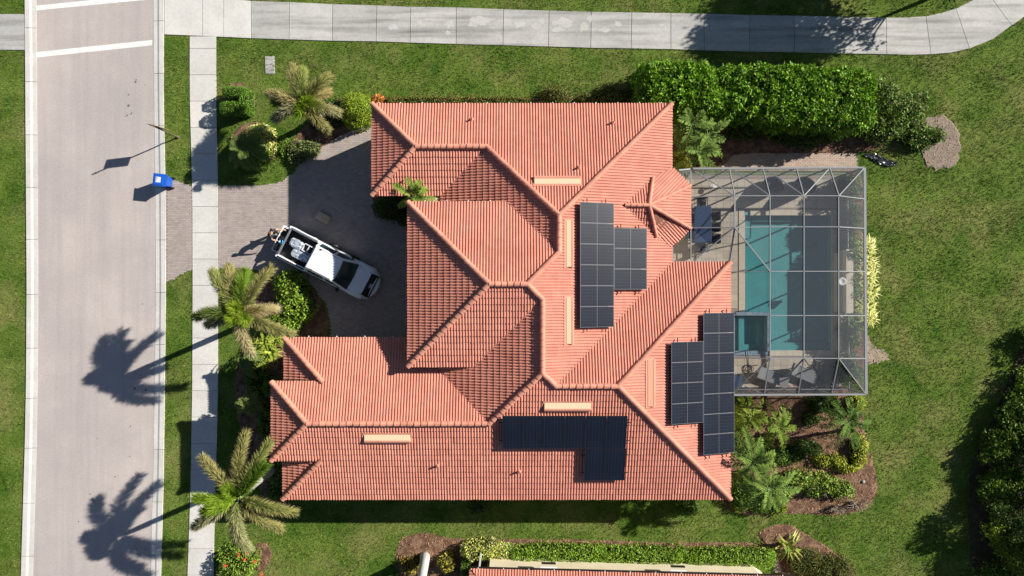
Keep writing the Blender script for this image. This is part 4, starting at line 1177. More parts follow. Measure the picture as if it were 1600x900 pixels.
# neighbour's garden
bush('variegated_hedge', 'yellow and green variegated hedge left of the clipped hedge', 'hedge', [(752, 863, 31, 14, 1.1, 0, 4), (785, 866, 12, 13, 1.0, 0, 3)], .11, .07, G_VAR, 380, .07)
bush('clipped_hedge', 'long bright green clipped hedge along the neighbouring cream wall', 'hedge', [(870, 870, 78, 14, 1.2, 0, 6), (1000, 873, 75, 14, 1.2, 0, 6), (1140, 875, 74, 14, 1.2, 0, 6)], .11, .055, [(.22, .36, .045), (.10, .19, .025)], 420, .05)
bush('clipped_hedge', 'short clipped hedge row running down at the corner of the neighbouring house', 'hedge', [(727, 895, 8, 22, .9, 0, 4)], .08, .04, G_MID, 400, .04)
bush('croton', 'red and yellow croton left of the pale leaning trunk', 'shrub', [(640, 886, 17, 14, .7)], .14, .07, [(.30, .25, .04), (.10, .13, .02), (.32, .10, .05)], 200, .1)
bush('croton', 'yellow spotted croton right of the pale leaning trunk', 'shrub', [(698, 882, 14, 18, .8)], .13, .06, [(.36, .34, .07), (.12, .14, .03), (.30, .10, .05)], 220, .1)
bush('low_hedge', 'dark curved hedge on the far side of the paved pad', 'hedge', [(1262, 880, 26, 20, .8, 0, 3), (1305, 895, 32, 24, .9, 0, 3)], .09, .05, G_OLIVE, 380, .06)
# bed below the cage
bush('golden_shrub', 'golden shrub row curving along the right edge of the lower bed', 'shrub', [(1346, 706, 14, 26, .7), (1300, 720, 28, 10, .6), (1328, 732, 18, 9, .6)], .11, .065, [(.40, .42, .06), (.14, .20, .03)], 260, .08)
bush('golden_shrub', 'small golden shrub at the lower right corner of the pool cage', 'shrub', [(1342, 632, 13, 14, .8)], .11, .06, [(.42, .44, .06), (.18, .24, .035)], 300, .07)
bush('shrub', 'pale green shrub with bare twigs in the lower bed', 'shrub', [(1250, 752, 28, 16, .9), (1288, 760, 30, 18, .9), (1320, 768, 20, 14, .8), (1225, 770, 18, 16, .7)], .14, .08, [(.26, .36, .07), (.10, .18, .03)], 170, .12, twigs=80)
bush('dead_shrub', 'pale dead twiggy shrub at the lower edge of the bed', 'shrub', [(1345, 790, 22, 12, .6), (1310, 795, 18, 10, .5)], .09, .03, [(.42, .36, .22), (.30, .27, .12)], 25, .12, core=False, twigs=110)
bush('shrub', 'dark green shrub against the cage left of the bark path', 'shrub', [(1160, 628, 18, 10, 1.0), (1150, 690, 12, 22, 1.0)], .13, .06, G_DARK, 250, .1)
bush('shrub', 'lime green shrub under the pale palm at the right wall', 'shrub', [(1152, 668, 14, 30, .7), (1160, 790, 16, 12, .5), (1216, 795, 18, 10, .5)], .10, .05, G_YEL, 300, .08)
bush('shrub', 'small golden shrub under the date palms by the right wall', 'shrub', [(1068, 250, 16, 18, 1.0)], .10, .05, [(.30, .28, .05), (.12, .15, .03)], 350, .07)
bush('shrub', 'dark leafy shrub left of the golden shrub row', 'shrub', [(1262, 702, 26, 14, .8), (1240, 716, 18, 10, .6)], .13, .06, G_DARK, 260, .1)
bush('shrub', 'mid green shrub between the feathery palms and the lime palm', 'shrub', [(1216, 716, 24, 16, .8), (1195, 700, 16, 14, .7)], .13, .06, G_MID, 240, .1)
bush('shrub', 'dark shrub against the cage right of the bark path', 'shrub', [(1292, 632, 26, 14, 1.0), (1270, 655, 14, 12, .7)], .13, .06, G_DARK, 260, .1)
bush('shrub', 'green shrub filling the corner under the feathery palms', 'shrub', [(1165, 770, 24, 26, .8), (1200, 790, 26, 14, .7)], .12, .06, G_MID, 260, .1)
# shrubs growing outside the cage on the right
for i, (px, py, rx, ry, h) in enumerate([(1335, 292, 13, 24, 1.5), (1335, 340, 13, 24, 1.3), (1332, 392, 12, 30, 1.1), (1332, 450, 12, 34, 1.0), (1334, 520, 13, 28, 1.3), (1333, 575, 14, 24, 1.5)]):
    bush('shrub', ['topmost soft green shrub behind the right side of the pool cage', 'second soft green shrub from the top behind the right cage screen', 'grey green shrub beside the raised pool wall, third from the top', 'fourth shrub from the top, behind the stone urn',
                   'dense shrub behind the cage just below the raised pool wall', 'lowest shrub behind the right side of the pool cage'][i], 'shrub', [(px, py, rx, ry, h)], .17, .06, [(.14, .21, .05), (.06, .10, .025)], 330, .14, 'shrubs along the right side of the pool cage')

# flowers on the ixora
fx = MB(); r = random.Random(9)
ix = [o for o in bpy.data.objects if o.name.startswith('ixora_shrub')][0]
for px, py in ((386, 865), (382, 874), (372, 868), (409, 898), (352, 884), (397, 878)):
    c = G3(px, py, 1.15)
    for _ in range(14):
        v = Vector((r.gauss(0, .05), r.gauss(0, .05), r.gauss(0, .03)))
        fx.lathe([(.001, 0), (.03, .012), (.001, .03)], c + v, 5)
fx.build('flower', mat('red_petals', (.65, .06, .02), rough=.5), ix, True)

def bez(a, c, b, n):
    return [a * (1 - t) ** 2 + c * 2 * t * (1 - t) + b * t * t for t in [i / (n - 1) for i in range(n)]]
def frond(root, P0, P2, lift, kind, c_base, c_tip, n=420, ll=.42, lw=.028, side=0.0, seed=0, name='frond'):
    r = np.random.default_rng(seed)
    d = P2 - P0; hl = Vector((d.y, -d.x, 0)).normalized()
    c = P0 * .5 + P2 * .5 + Vector((0, 0, lift)) + hl * side
    pts = bez(P0, c, P2, 12)
    A = np.array([tuple(p) for p in pts])
    T = np.gradient(A, axis=0); T = unit(T)
    t = r.uniform(.08 if kind == 'plume' else .12, 1, n)
    x = t * 11; i0 = np.minimum(x.astype(int), 10); fr = (x - i0)[:, None]
    Pp = A[i0] * (1 - fr) + A[i0 + 1] * fr; Tt = unit(T[i0] * (1 - fr) + T[i0 + 1] * fr)
    S = unit(np.cross(Tt, np.array([[0, 0, 1.0]])))
    U = np.cross(S, Tt)
    env = np.clip(np.sin(pi * (t * .82 + .12)) ** .6, .25, 1) if kind != 'plume' else np.clip(t / .2, .4, 1) * (1.05 - .22 * t ** 3)
    if kind == 'plume':
        ph = r.uniform(0, 2 * pi, n)[:, None]
        rad = S * np.cos(ph) + U * np.sin(ph)
        D = unit(Tt * .80 + rad * .95 + r.normal(0, .14, (n, 3)) + np.array([[0, 0, -.12]]))
        Nn = unit(np.cross(D, Tt) + r.normal(0, .4, (n, 3)))
        Nn = unit(np.cross(D, np.cross(rad, D)) + r.normal(0, .5, (n, 3)))
    else:
        sg = np.where(r.random(n) < .5, -1, 1)[:, None]
        D = unit(Tt * .62 + S * sg * .78 + U * .22 + r.normal(0, .08, (n, 3)) + np.array([[0, 0, -.10]]))
        Nn = unit(U + S * sg * -.3 + r.normal(0, .15, (n, 3)))
    L = ll * env * r.uniform(.75, 1.2, n)
    V, F = leaf_arrays(Pp, D, Nn, L, lw * r.uniform(.7, 1.3, n), .2)
    cb = np.array(c_base) * np.array([1.15, 1.1, .7]) * (1 + r.normal(0, .22, (n, 1))); ct = np.array(c_tip) * np.array([1.05, 1.0, .72]) * (1 + r.normal(0, .22, (n, 1)))
    cc = np.empty((n, 4, 3)); cc[:, 0] = cb * .8; cc[:, 1] = cc[:, 3] = cb * .65 + ct * .35; cc[:, 2] = ct
    # rachis as a narrow ribbon pair
    w = .02 * np.linspace(1, .3, 12)[:, None]
    s2 = unit(np.cross(T, np.array([[0, 0, 1.0]])))
    RV = np.vstack([A - s2 * w, A + s2 * w, A + np.array([[0, 0, .02]])])
    RF = np.array([(i, i + 1, 24 + i + 1, 24 + i) for i in range(11)] + [(24 + i, 24 + i + 1, 12 + i + 1, 12 + i) for i in range(11)])
    rc = np.tile(np.array(c_tip) * 1.1, (36, 1))
    V, F, C_ = cat_arrays([(V, F, np.clip(cc.reshape(-1, 3), .004, .9)), (RV, RF, rc)])
    return link(name, np_mesh(name, V, F, C_, m_frond), root, True)
GR = (.13, .23, .035); GD = (.07, .13, .028); TAN = (.40, .355, .21); OLV = (.16, .21, .065); BR = (.26, .40, .04); GRY = (.40, .37, .30); PG = (.36, .38, .18)
def palm(name, lab, base_px, crown_px, zc, fronds, trunk_r=.16, group=None, m=None, kind='plume', ll=.46, lw=.026, n=1350, spear=True):
    b = Vector((*G(*base_px), 0)); c = G3(*crown_px, zc)
    root = thing(name, lab, 'palm tree', b, 0, group)
    pts = [b + (c - b) * t + Vector((0, 0, -.15 if t == 0 else 0)) for t in (0, .1, .3, .5, .7, .85, 1)]
    tr = MB().tube(pts, [trunk_r * f for f in (1.5, 1.2, 1.05, 1.0, .95, .85, .5)], 12)
    tr.build('trunk', m or m_bark, root, True, smooth=True)
    if spear:
        MB().tube([c + Vector((0, 0, -.9)), c + Vector((0, 0, -.2)), c + Vector((0, 0, .12))], [trunk_r * .95, trunk_r * .8, .05], 10).build('crownshaft', mat('crownshaft', (.20, .30, .08), rough=.5), root, True, smooth=True)
    for i, (tx, ty, dz, lift, cb, ct, *rest) in enumerate(fronds):
        if dz < 0: dz *= .65; lift += .15
        sd = rest[0] if rest else 0
        frond(root, c + Vector((0, 0, .0)), G3(tx, ty, zc + dz), lift, kind, cb, ct, n, ll, lw, sd, seed=int(tx * 7 + ty))
    return root
palm('foxtail_palm', 'bushy foxtail palm overhanging the pavement left of the pickup', (441, 482), (377, 489), 5.6,
     [(333, 424, -.5, .9, GD, PG), (358, 416, -.7, .9, OLV, TAN), (384, 424, .1, .9, GR, (.22, .34, .06)), (424, 420, -.5, .9, OLV, TAN),
      (431, 482, -.7, .8, TAN, (.52, .47, .34)), (456, 522, -1.1, .9, OLV, TAN), (392, 552, -1.6, .9, TAN, GRY), (306, 496, -.9, .9, GD, OLV, .3),
      (326, 507, -1.6, .6, GD, GRY), (366, 478, .5, .3, BR, (.42, .55, .10)), (385, 500, .4, .3, BR, (.42, .55, .10)), (362, 497, .3, .3, BR, BR), (350, 468, -1.2, .4, GD, GD)])
palm('foxtail_palm', 'bushy foxtail palm with curling fronds at the lower left roof corner', (433, 729), (373, 777), 5.5,
     [(316, 716, -.4, .8, OLV, TAN, .35), (384, 678, -.7, .9, OLV, TAN), (422, 691, -.5, .9, OLV, PG), (415, 726, .4, .6, GR, GR), (460, 801, -.8, 1.0, GR, TAN, -.25),
      (438, 826, -1.5, .8, OLV, TAN), (388, 858, -1.1, .9, GR, GRY, .2), (372, 846, -1.2, .8, GR, PG), (304, 823, -1.3, .9, GD, GRY), (306, 778, -.2, .7, GR, BR), (318, 800, -.3, .8, GR, BR), (355, 762, .4, .3, GR, BR)])
palm('foxtail_palm', 'pale tipped foxtail palm in the front bed above the driveway', (503, 186), (476, 164), 3.8,
     [(456, 106, -.6, .7, OLV, TAN), (473, 110, -.2, .7, GR, PG), (515, 120, -.4, .8, GR, TAN), (421, 147, -1.0, .7, TAN, TAN), (430, 186, -1.0, .7, GD, GRY),
      (528, 176, -.7, .7, PG, GRY), (511, 203, -.8, .7, OLV, TAN), (512, 144, -.9, .5, TAN, TAN), (430, 160, -1.1, .4, GD, OLV), (486, 160, .3, .3, BR, BR), (470, 175, .2, .3, GR, BR), (500, 168, .2, .4, BR, PG)])
pp = thing('tall_palm', 'pale leaning palm trunk rising from the brown bed at the bottom', 'palm tree', (*G(664, 868), 0))
MB().tube([G3(664, 868, -.1), G3(664, 872, .4), G3(663, 880, 1.3), G3(660, 898, 2.6), G3(655, 925, 4.6), G3(648, 965, 7.2)], [.30, .27, .25, .24, .22, .16], 14).build('trunk', m_bark_w, pp, True, smooth=True)
for k in range(9):
    a = k * .7; c0 = G3(648, 965, 7.2)
    frond(pp, c0, c0 + Vector((cos(a) * 1.8, sin(a) * 1.8 - .5, -.5)), .6, 'plume', GR, OLV, 200, seed=k)

def small_palm(lab, base_px, crowns, zc, Lpx, nf, cb, ct, n=120, ll=.34, lw=.035, name='date_palm', group=None, cat='palm tree', z_tip=-.5, lift=.5, fn='pinnate', tr=.07):
    b = Vector((*G(*base_px), 0))
    root = thing(name, lab, cat, b, 0, group)
    r = random.Random(int(base_px[0]))
    for (cx, cy) in crowns:
        c = G3(cx, cy, zc)
        MB().tube([b + Vector((r.uniform(-.1, .1), r.uniform(-.1, .1), -.1)), (b + c) / 2 + Vector((0, 0, .1)), c], [tr * 1.3, tr, tr * .8], 8).build('trunk', m_wood, root, True)
        for i in range(nf):
            a = 2 * pi * i / nf + r.uniform(-.2, .2); L = Lpx / PPM * r.uniform(.7, 1.1)
            tip = c + Vector((cos(a) * L, sin(a) * L, r.uniform(-.9, .4) + z_tip))
            frond(root, c, tip, lift * r.uniform(.6, 1.3), fn, cb, ct, n, ll, lw, r.uniform(-.15, .15), seed=r.randint(0, 9999))
        for i in range(max(3, nf // 3)):
            a = r.uniform(0, 6.28); L = Lpx / PPM * .5
            frond(root, c, c + Vector((cos(a) * L, sin(a) * L, .5)), .3, fn, cb, ct, n, ll * .9, lw, 0, seed=r.randint(0, 9999))
    return root
small_palm('cluster of glossy date palms between the right wall and the hedge', (1094, 222), [(1080, 195), (1106, 212), (1092, 238)], 2.7, 44, 10, (.10, .19, .035), (.25, .36, .12), 90, .28, .045)
small_palm('pair of pale green feathery palms at the lower right roof corner', (1158, 735), [(1176, 722), (1200, 764)], 3.6, 50, 12, (.10, .19, .035), (.24, .35, .11), 110, .34, .045)
small_palm('yellow green cycad like palm below the left end of the pool cage', (1180, 668), [(1172, 652)], 1.6, 40, 10, (.14, .23, .035), (.28, .38, .08), 70, .27, .05)
small_palm('lime fronded palm beside the bark path in the lower bed', (1215, 676), [(1216, 668)], 1.7, 40, 10, (.12, .21, .035), (.25, .35, .08), 70, .27, .05)
small_palm('dark green needle palm at the lower right of the pool cage', (1318, 672), [(1324, 660)], 2.2, 46, 18, (.08, .16, .035), (.18, .29, .09), 90, .26, .04)
small_palm('green palm wedged between the two front roof blocks', (640, 318), [(648, 306)], 3.75, 30, 9, (.15, .26, .04), (.32, .42, .12), 110, .26, .04, z_tip=.0, lift=.4)
small_palm('dark fan palm in front of the variegated shrub', (386, 240), [(383, 232)], 1.7, 34, 20, (.09, .15, .04), (.15, .21, .08), 130, .30, .03, 'fan_palm', tr=.05)
small_palm('shaded fan leaved palm in the dark bed by the left wall', (388, 640), [(386, 632)], 1.3, 24, 14, (.12, .17, .06), (.20, .25, .11), 90, .25, .04, 'fan_palm')
small_palm('spiky dark palm in shade below the lawn patch by the pavement', (384, 572), [(384, 570)], 1.2, 24, 14, (.09, .14, .04), (.16, .22, .09), 80, .25, .04, 'fan_palm')
small_palm('low fan palm hidden by the left wall near the garage corner', (425, 612), [(424, 608)], 1.1, 20, 12, (.07, .13, .03), (.12, .19, .06), 80, .22, .04, 'fan_palm')

def rosette(name, lab, px, py, h, n, L, W, c1, c2, group=None, cat='plant', spread=1.0, seed=None):
    r = np.random.default_rng(seed or int(px * 3 + py))
    x, y = G(px, py)
    root = thing(name, lab, cat, (x, y, 0), 0, group)
    az = r.uniform(0, 2 * pi, n); el = r.uniform(.25, 1.2, n)
    P = []; 
    A = np.stack([np.cos(az) * np.cos(el), np.sin(az) * np.cos(el), np.sin(el)], 1)
    B0 = np.column_stack([r.normal(x, .06 * spread, n), r.normal(y, .06 * spread, n), np.full(n, h * .25)])
    LL = L * r.uniform(.7, 1.15, n)[:, None]
    mid = B0 + A * LL * .55
    A2 = unit(A + np.array([[0, 0, -.9]])); tip = mid + A2 * LL * .5
    S = unit(np.cross(A, np.array([[0, 0, 1.0]]))) * W / 2
    V = np.empty((n, 6, 3)); V[:, 0] = B0 - S * .6; V[:, 1] = B0 + S * .6; V[:, 2] = mid - S; V[:, 3] = mid + S; V[:, 4] = tip - S * .12; V[:, 5] = tip + S * .12
    F = (np.arange(n)[:, None, None] * 6 + np.array([(0, 1, 3, 2), (2, 3, 5, 4)])).reshape(-1, 4)
    c = np.array(c1) + (np.array(c2) - np.array(c1)) * r.random((n, 1)); c = c * (1 + r.normal(0, .15, (n, 1)))
    link('leaf', np_mesh('leaf', V.reshape(-1, 3), F, np.repeat(np.clip(c, .01, .9), 6, 0), m_leaf), root, True)
    return root
YG = ((.45, .50, .07), (.20, .30, .04))
for i, (px, py, lab) in enumerate([(418, 534, 'uppermost lime striped cordyline by the lower left palm'), (402, 545, 'lime cordyline nearest the pavement lawn'), (428, 548, 'lime cordyline nearest the garage eave'), (412, 562, 'lowest lime cordyline, pink tinged, in front of the garage wall'), (436, 530, 'small lime cordyline against the upper left garage corner')]):
    rosette('cordyline', lab, px, py, .9, 44, .75, .10, *YG, group='lime cordylines at the left garage corner')
for i, py in enumerate([388, 410, 432, 455, 478, 494]):
    rosette('ribbon_plant', ['topmost', 'second', 'third', 'fourth', 'fifth', 'lowest'][i] + ' cream and yellow striped plant down the right side of the pool cage', 1346 + (i % 2) * 3, py, .8, 170, .72, .07, (.78, .74, .30), (.45, .50, .10), 'striped plants along the right side of the pool cage', spread=2.2)
rosette('ribbon_plant', 'yellow striped strap leaved plant by the paved pad at the bottom', 1226, 848, .9, 34, 1.15, .11, (.55, .52, .12), (.22, .32, .05), spread=1.4)
rosette('spider_plant', 'pale spiky plant on the lawn edge by the globe shrub', 500, 152, .3, 30, .45, .04, (.22, .33, .05), (.12, .20, .03))

# ------------------------------------------------------------------ trees
def tree(lab, px, py, h, r_px, cols, nb=14, L=.20, W=.11, dens=70, seed=1, name='tree', zlow=.35, tr=.14, group=None, shape=1.0):
    r = random.Random(seed)
    x, y = G(px, py)
    root = thing(name, lab, 'tree', (x, y, 0), 0, group)
    R_ = r_px / PPM
    tk = MB(); tips = []
    tk.tube([(x, y, -.2), (x + .05, y, h * .3), (x + .1, y + .1, h * .7)], [tr * 1.4, tr, tr * .5], 8)
    parts = []
    for i in range(nb):
        a = r.uniform(0, 2 * pi); q = sqrt(r.random()); zz = h * (zlow + (1 - zlow) * r.random() * (1 - .45 * q))
        c = Vector((x + cos(a) * R_ * q * .8, y + sin(a) * R_ * q * .8 * shape, zz))
        s = Vector((x + .06, y + .04, min(zz * .75, h * .6)))
        tk.tube([s, (s + c) / 2 + Vector((0, 0, .15)), c], [tr * .4, tr * .25, tr * .08], 5)
        rr = R_ * r.uniform(.22, .42)
        P, Nn = blob_cloud((c.x, c.y, rr, rr * r.uniform(.7, 1.1), c.z - rr * .35, rr * 1.0, 2.2), dens * (1.3 if i % 3 else .8), rr * .32, seed * 50 + i)
        parts.append(leaves_on(P, Nn, L, W, cols, seed * 70 + i, .4, .35))
    tk.build('trunk', m_wood, root, True)
    V, F, C_ = cat_arrays(parts)
    link('crown', np_mesh('crown', V, F, C_, m_leaf), root, True)
    return root
WG = 'trees and thicket along the right edge'
WD = [
 (1618, 530, 1.5, 30, 'low thicket tree at the top of the wooded right edge'), (1612, 600, 1.5, 44, 'bright green thicket tree where the wood widens'),
 (1592, 655, 1.4, 46, 'feathery thicket tree at the bend of the wood edge'), (1562, 700, 1.4, 42, 'foremost shrubby tree jutting into the lawn'),
 (1600, 690, 3.2, 44, 'shade darkened tree deep in the wood beside the jutting one'), (1560, 765, 1.3, 42, 'tree at the middle of the wooded lower right edge'),
 (1575, 780, 3.4, 52, 'tall tree filling the wood at the lower right'), (1564, 830, 1.4, 44, 'lime leaved tree near the bottom of the wood edge'),
 (1568, 892, 1.5, 50, 'lowest tree of the wood edge at the bottom right'), (1600, 860, 3.4, 60, 'shade darkened tree in the bottom right corner')]
for i, (px, py, h, rr, lab) in enumerate(WD):
    tree(lab, px, py, h, rr, [[(.13, .21, .03), (.045, .09, .014)], [(.20, .29, .04), (.09, .15, .025)], [(.07, .12, .025), (.035, .065, .015)]][[0, 1, 0, 0, 2, 0, 2, 1, 0, 2][i]], 20, .17, .08, 100, 20 + i, 'tree', .2, .08, WG)  # deeper trees take the darkest pair, wood shade put into leaf colour
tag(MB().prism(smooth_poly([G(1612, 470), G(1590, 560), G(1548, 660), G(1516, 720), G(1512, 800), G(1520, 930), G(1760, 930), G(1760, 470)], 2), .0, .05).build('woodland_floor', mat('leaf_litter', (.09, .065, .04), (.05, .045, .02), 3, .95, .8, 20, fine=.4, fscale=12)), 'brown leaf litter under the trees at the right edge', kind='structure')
for i, (px, py, h, rr, lab) in enumerate([(1850, 590, 6.5, 60, 'tall tree outside the right edge, upper one, shading the wood'), (1860, 690, 6.0, 55, 'tall tree outside the right edge, middle one'), (1672, 715, 5.4, 26, 'thin tall tree outside the right edge, lower one, casting finger shadows')]):
    tree(lab, px, py, h, rr, G_DARK, [26, 24, 5][i], .24, .12, 60, 60 + i, 'tree', [.4, .4, .7][i], .2, 'tall trees beyond the right edge')
tree('spreading tree beyond the top edge casting the shadow on the path', 1408, -62, 6.4, 100, [(.08, .14, .03), (.04, .07, .02)], 30, .24, .13, 60, 91, 'tree', .55, .25)
tree('thin tree beyond the top edge right of the spreading one', 1490, -20, 4.6, 40, [(.08, .14, .03), (.04, .07, .02)], 6, .22, .11, 30, 92, 'tree', .6, .12)
# ------------------------------------------------------------------ pickup truck
m_car = mat('white_car_paint', (0.86, 0.87, 0.88), rough=0.3, spec=0.5, coat=0.6)
m_glass = mat('dark_car_glass', (0.016, 0.040, 0.048), rough=0.06, spec=0.9)
m_blk = mat('black_plastic', (0.018, 0.018, 0.02), rough=0.5)
m_rub = mat('tyre_rubber', (0.02, 0.02, 0.02), rough=0.85)
m_red = mat('red_lens', (0.5, 0.02, 0.02), rough=0.2)
m_foil = mat('silver_foil_wrap', (0.62, 0.68, 0.76), (0.75, 0.80, 0.86), 6, 0.32, 0.9, 9, metal=0.55)
def truck():
    cx, cy = -9.93, 1.26
    t = thing('pickup_truck', 'white pickup truck parked askew on the driveway with its tailgate down', 'pickup truck', (cx, cy, 0), radians(-27.3))
    secs = [(-.97, .92, 1.10, 1.09, .34), (0, .93, 1.10, 1.09, .34), (1.36, .93, 1.12, 1.08, .34), (1.8, .92, 1.11, 1.04, .36), (2.2, .89, 1.06, .97, .38), (2.42, .84, .99, .88, .40), (2.62, .76, .82, .72, .42)]
    vs = []; fs = []
    for x, w, zc, ze, zb in secs:
        row = [(w * .93, zb), (w, zb + .16), (w, ze - .16), (w * .95, ze), (w * .72, zc - .015), (0, zc)]
        full = row + [(-a, b) for a, b in row[-2::-1]]
        vs += [(x, a, b) for a, b in full]
    n = 11
    for j in range(len(secs) - 1):
        for i in range(n): fs.append((j * n + i, (j + 1) * n + i, (j + 1) * n + (i + 1) % n, j * n + (i + 1) % n))
    fs += [tuple(range(n)), tuple(range(len(secs) * n - 1, (len(secs) - 1) * n - 1, -1))]
    body = MB().add(vs, fs).build('body', m_car, t, bevel=.012, seg=1)
    # bonnet panel, standing proud with a power dome
    vs = []
    hs = [(1.44, .70, 1.128), (1.8, .70, 1.125), (2.10, .68, 1.095), (2.28, .60, 1.06)]
    for x, w, z in hs: vs += [(x, -w, z - .012), (x, -w * .5, z + .012), (x, w * .5, z + .012), (x, w, z - .012)]
    MB().add(vs, [(j * 4 + i, j * 4 + i + 1, (j + 1) * 4 + i + 1, (j + 1) * 4 + i) for j in range(3) for i in range(3)][::1]).add(
        [(v[0], v[1], v[2] - .03) for v in vs], [(j * 4 + i, (j + 1) * 4 + i, (j + 1) * 4 + i + 1, j * 4 + i + 1) for j in range(3) for i in range(3)]).build('bonnet', m_car, t)
    for s in (-1, 1): MB().bar((1.44, s * .715, 1.122), (2.27, s * .64, 1.055), .018, .012).build('bonnet_gap', m_blk, body)
    MB().box(1.405, -.72, 1.10, 1.47, .72, 1.128).build('cowl', m_blk, body)
    # grille, bumper, lamps
    g = MB().add([(2.27, -.62, 1.062), (2.27, .62, 1.062), (2.47, .68, .97), (2.47, -.68, .97), (2.655, .64, .76), (2.655, -.64, .76), (2.67, .6, .5), (2.67, -.6, .5)], [(0, 3, 2, 1), (3, 5, 4, 2), (5, 7, 6, 4)]).build('grille', m_blk, t)
    MB().box(2.44, -.13, .985, 2.56, .13, 1.0).build('badge', m_alu, g)
    arc = [(2.86 - .62 * (abs(i) / 8) ** 2.6, i / 8 * .93) for i in range(-8, 9)]
    inn = [(x - .22 if abs(i - 8) < 7 else x - .3, y * .86) for i, (x, y) in enumerate(arc)]
    MB().prism([(a, b) for a, b in arc] + inn[::-1], .36, .64).build('front_bumper', m_car, t, bevel=.02, seg=1)
    for s in (-1, 1):
        MB().add([(2.30, s * .66, 1.01), (2.34, s * .84, .95), (2.60, s * .78, .74), (2.60, s * .66, .78), (2.28, s * .66, .97), (2.32, s * .8, .9), (2.5, s * .76, .7), (2.5, s * .66, .72)],
                 [(0, 1, 2, 3), (4, 7, 6, 5), (0, 4, 5, 1), (1, 5, 6, 2), (2, 6, 7, 3), (3, 7, 4, 0)]).build('headlight', mat('lamp_glass', (.55, .58, .62), rough=.1), t)
    # cab
    z1, z2 = 1.08, 1.80
    cab = MB()
    low = [(-1.0, .85), (1.40, .85), (1.40, .82)]; 
    vs = [(-.99, -.86, z1), (1.30, -.86, z1), (1.46, -.70, z1), (1.46, .70, z1), (1.30, .86, z1), (-.99, .86, z1),
          (-.93, -.68, z2 - .05), (.66, -.68, z2 - .05), (.74, -.58, z2 - .05), (.74, .58, z2 - .05), (.66, .68, z2 - .05), (-.93, .68, z2 - .05),
          (-.88, -.62, z2), (.58, -.62, z2), (.66, -.5, z2), (.66, .5, z2), (.58, .62, z2), (-.88, .62, z2)]
    fs = [(i, (i + 1) % 6, 6 + (i + 1) % 6, 6 + i) for i in range(6)] + [(6 + i, 6 + (i + 1) % 6, 12 + (i + 1) % 6, 12 + i) for i in range(6)] + [(12, 13, 14, 15, 16, 17), (5, 4, 3, 2, 1, 0)]
    cabo = cab.add(vs, fs).build('cab', m_car, t, bevel=.03, seg=2, smooth=False)
    def lerp(a, b, u): return Vector(a) * (1 - u) + Vector(b) * u
    def pane(a, b, c, d, o, u0=.06, u1=.94, v0=.08, v1=.92, nm='window', m=None, bow=0.0):
        a, b, c, d = map(Vector, (a, b, c, d)); nn = (b - a).cross(d - a).normalized() * o
        vs = []; K = 6
        for j in range(3):
            for i in range(K + 1):
                u = u0 + (u1 - u0) * i / K; v = v0 + (v1 - v0) * j / 2
                p = lerp(lerp(a, b, u), lerp(d, c, u), v) + nn
                if bow: p += Vector((bow * sin(pi * u), 0, 0))
                vs.append(p)
        mbb = MB().add(vs, [(j * (K + 1) + i, j * (K + 1) + i + 1, (j + 1) * (K + 1) + i + 1, (j + 1) * (K + 1) + i) for j in range(2) for i in range(K)])
        return mbb.build(nm, m or m_glass, t, smooth=True)
    pane((1.46, -.80, z1 + .03), (1.46, .80, z1 + .03), (.70, .62, z2 - .03), (.70, -.62, z2 - .03), .012, .02, .98, .03, .97, 'windscreen', bow=.07)
    for s in (-1, 1):
        for x0, x1 in ((.22, 1.22), (-.84, .12)):
            a, b = (x0, s * .862, z1 + .02), (x1, s * .862, z1 + .02)
            tx1 = min(x1, .62)
            pane(a, b, (tx1, s * .685, z2 - .07), (x0 + .03, s * .685, z2 - .07), .012 * -s if False else (.012 if s < 0 else -.012), .02, .98, .06, .96)
        MB().box(.95, s * .90 - .02, 1.05, 1.05, s * .90 + .02, 1.12).lathe([(.02, -.09), (.10, -.07), (.11, 0), (.10, .08), (.03, .10)], (1.02, s * 1.0, 1.15), 8).build('wing_mirror', m_blk, t)
        MB().bar((-.6, s * .935, .90), (-.42, s * .935, .90), .03, .03).bar((.45, s * .94, .90), (.63, s * .94, .90), .03, .03).build('door_handle', m_alu, t)
        MB().bar((-.7, s * .95, .34), (1.2, s * .95, .34), .16, .05).build('side_step', m_blk, t)
        MB().bar((-.62, s * .60, 1.815), (-.52, s * .60, 1.83), .05, .05).build('roof_mount', m_blk, t)
        MB().bar((-.85, s * .60, 1.80), (.55, s * .60, 1.80), .014, .012).build('roof_seam', m_blk, cabo)
        MB().bar((-.75, s * .25, 1.80), (.45, s * .25, 1.80), .05, .016).build('roof_rib', m_car, cabo)
        for x in (-.36 + .5, .62 + .55): MB().bar((x, s * .936, .45), (x, s * .936, 1.0), .012, .008).build('door_gap', m_blk, body)
    pane((-.99, .8, z1 + .08), (-.99, -.8, z1 + .08), (-.93, -.64, z2 - .06), (-.93, .64, z2 - .06), .02, nm='rear_window')
    # load bed
    bed_ = MB()
    for s in (-1, 1):
        y0, y1 = sorted((s * .78, s * .93))
        bed_.box(-2.80, y0, .40, -1.0, y1, 1.06)
        bed_.box(-2.82, min(y0, y1) - .0, 1.06, -1.0, y1, 1.12)
    bed_.box(-1.06, -.78, .5, -1.0, .78, 1.08)
    bed_.build('bed_side', m_car, t, bevel=.02, seg=1)
    MB().box(-2.80, -.78, .56, -1.06, .78, .62).box(-2.8, -.93, .36, -1.0, .93, .42).build('bed_floor', m_blk, t)
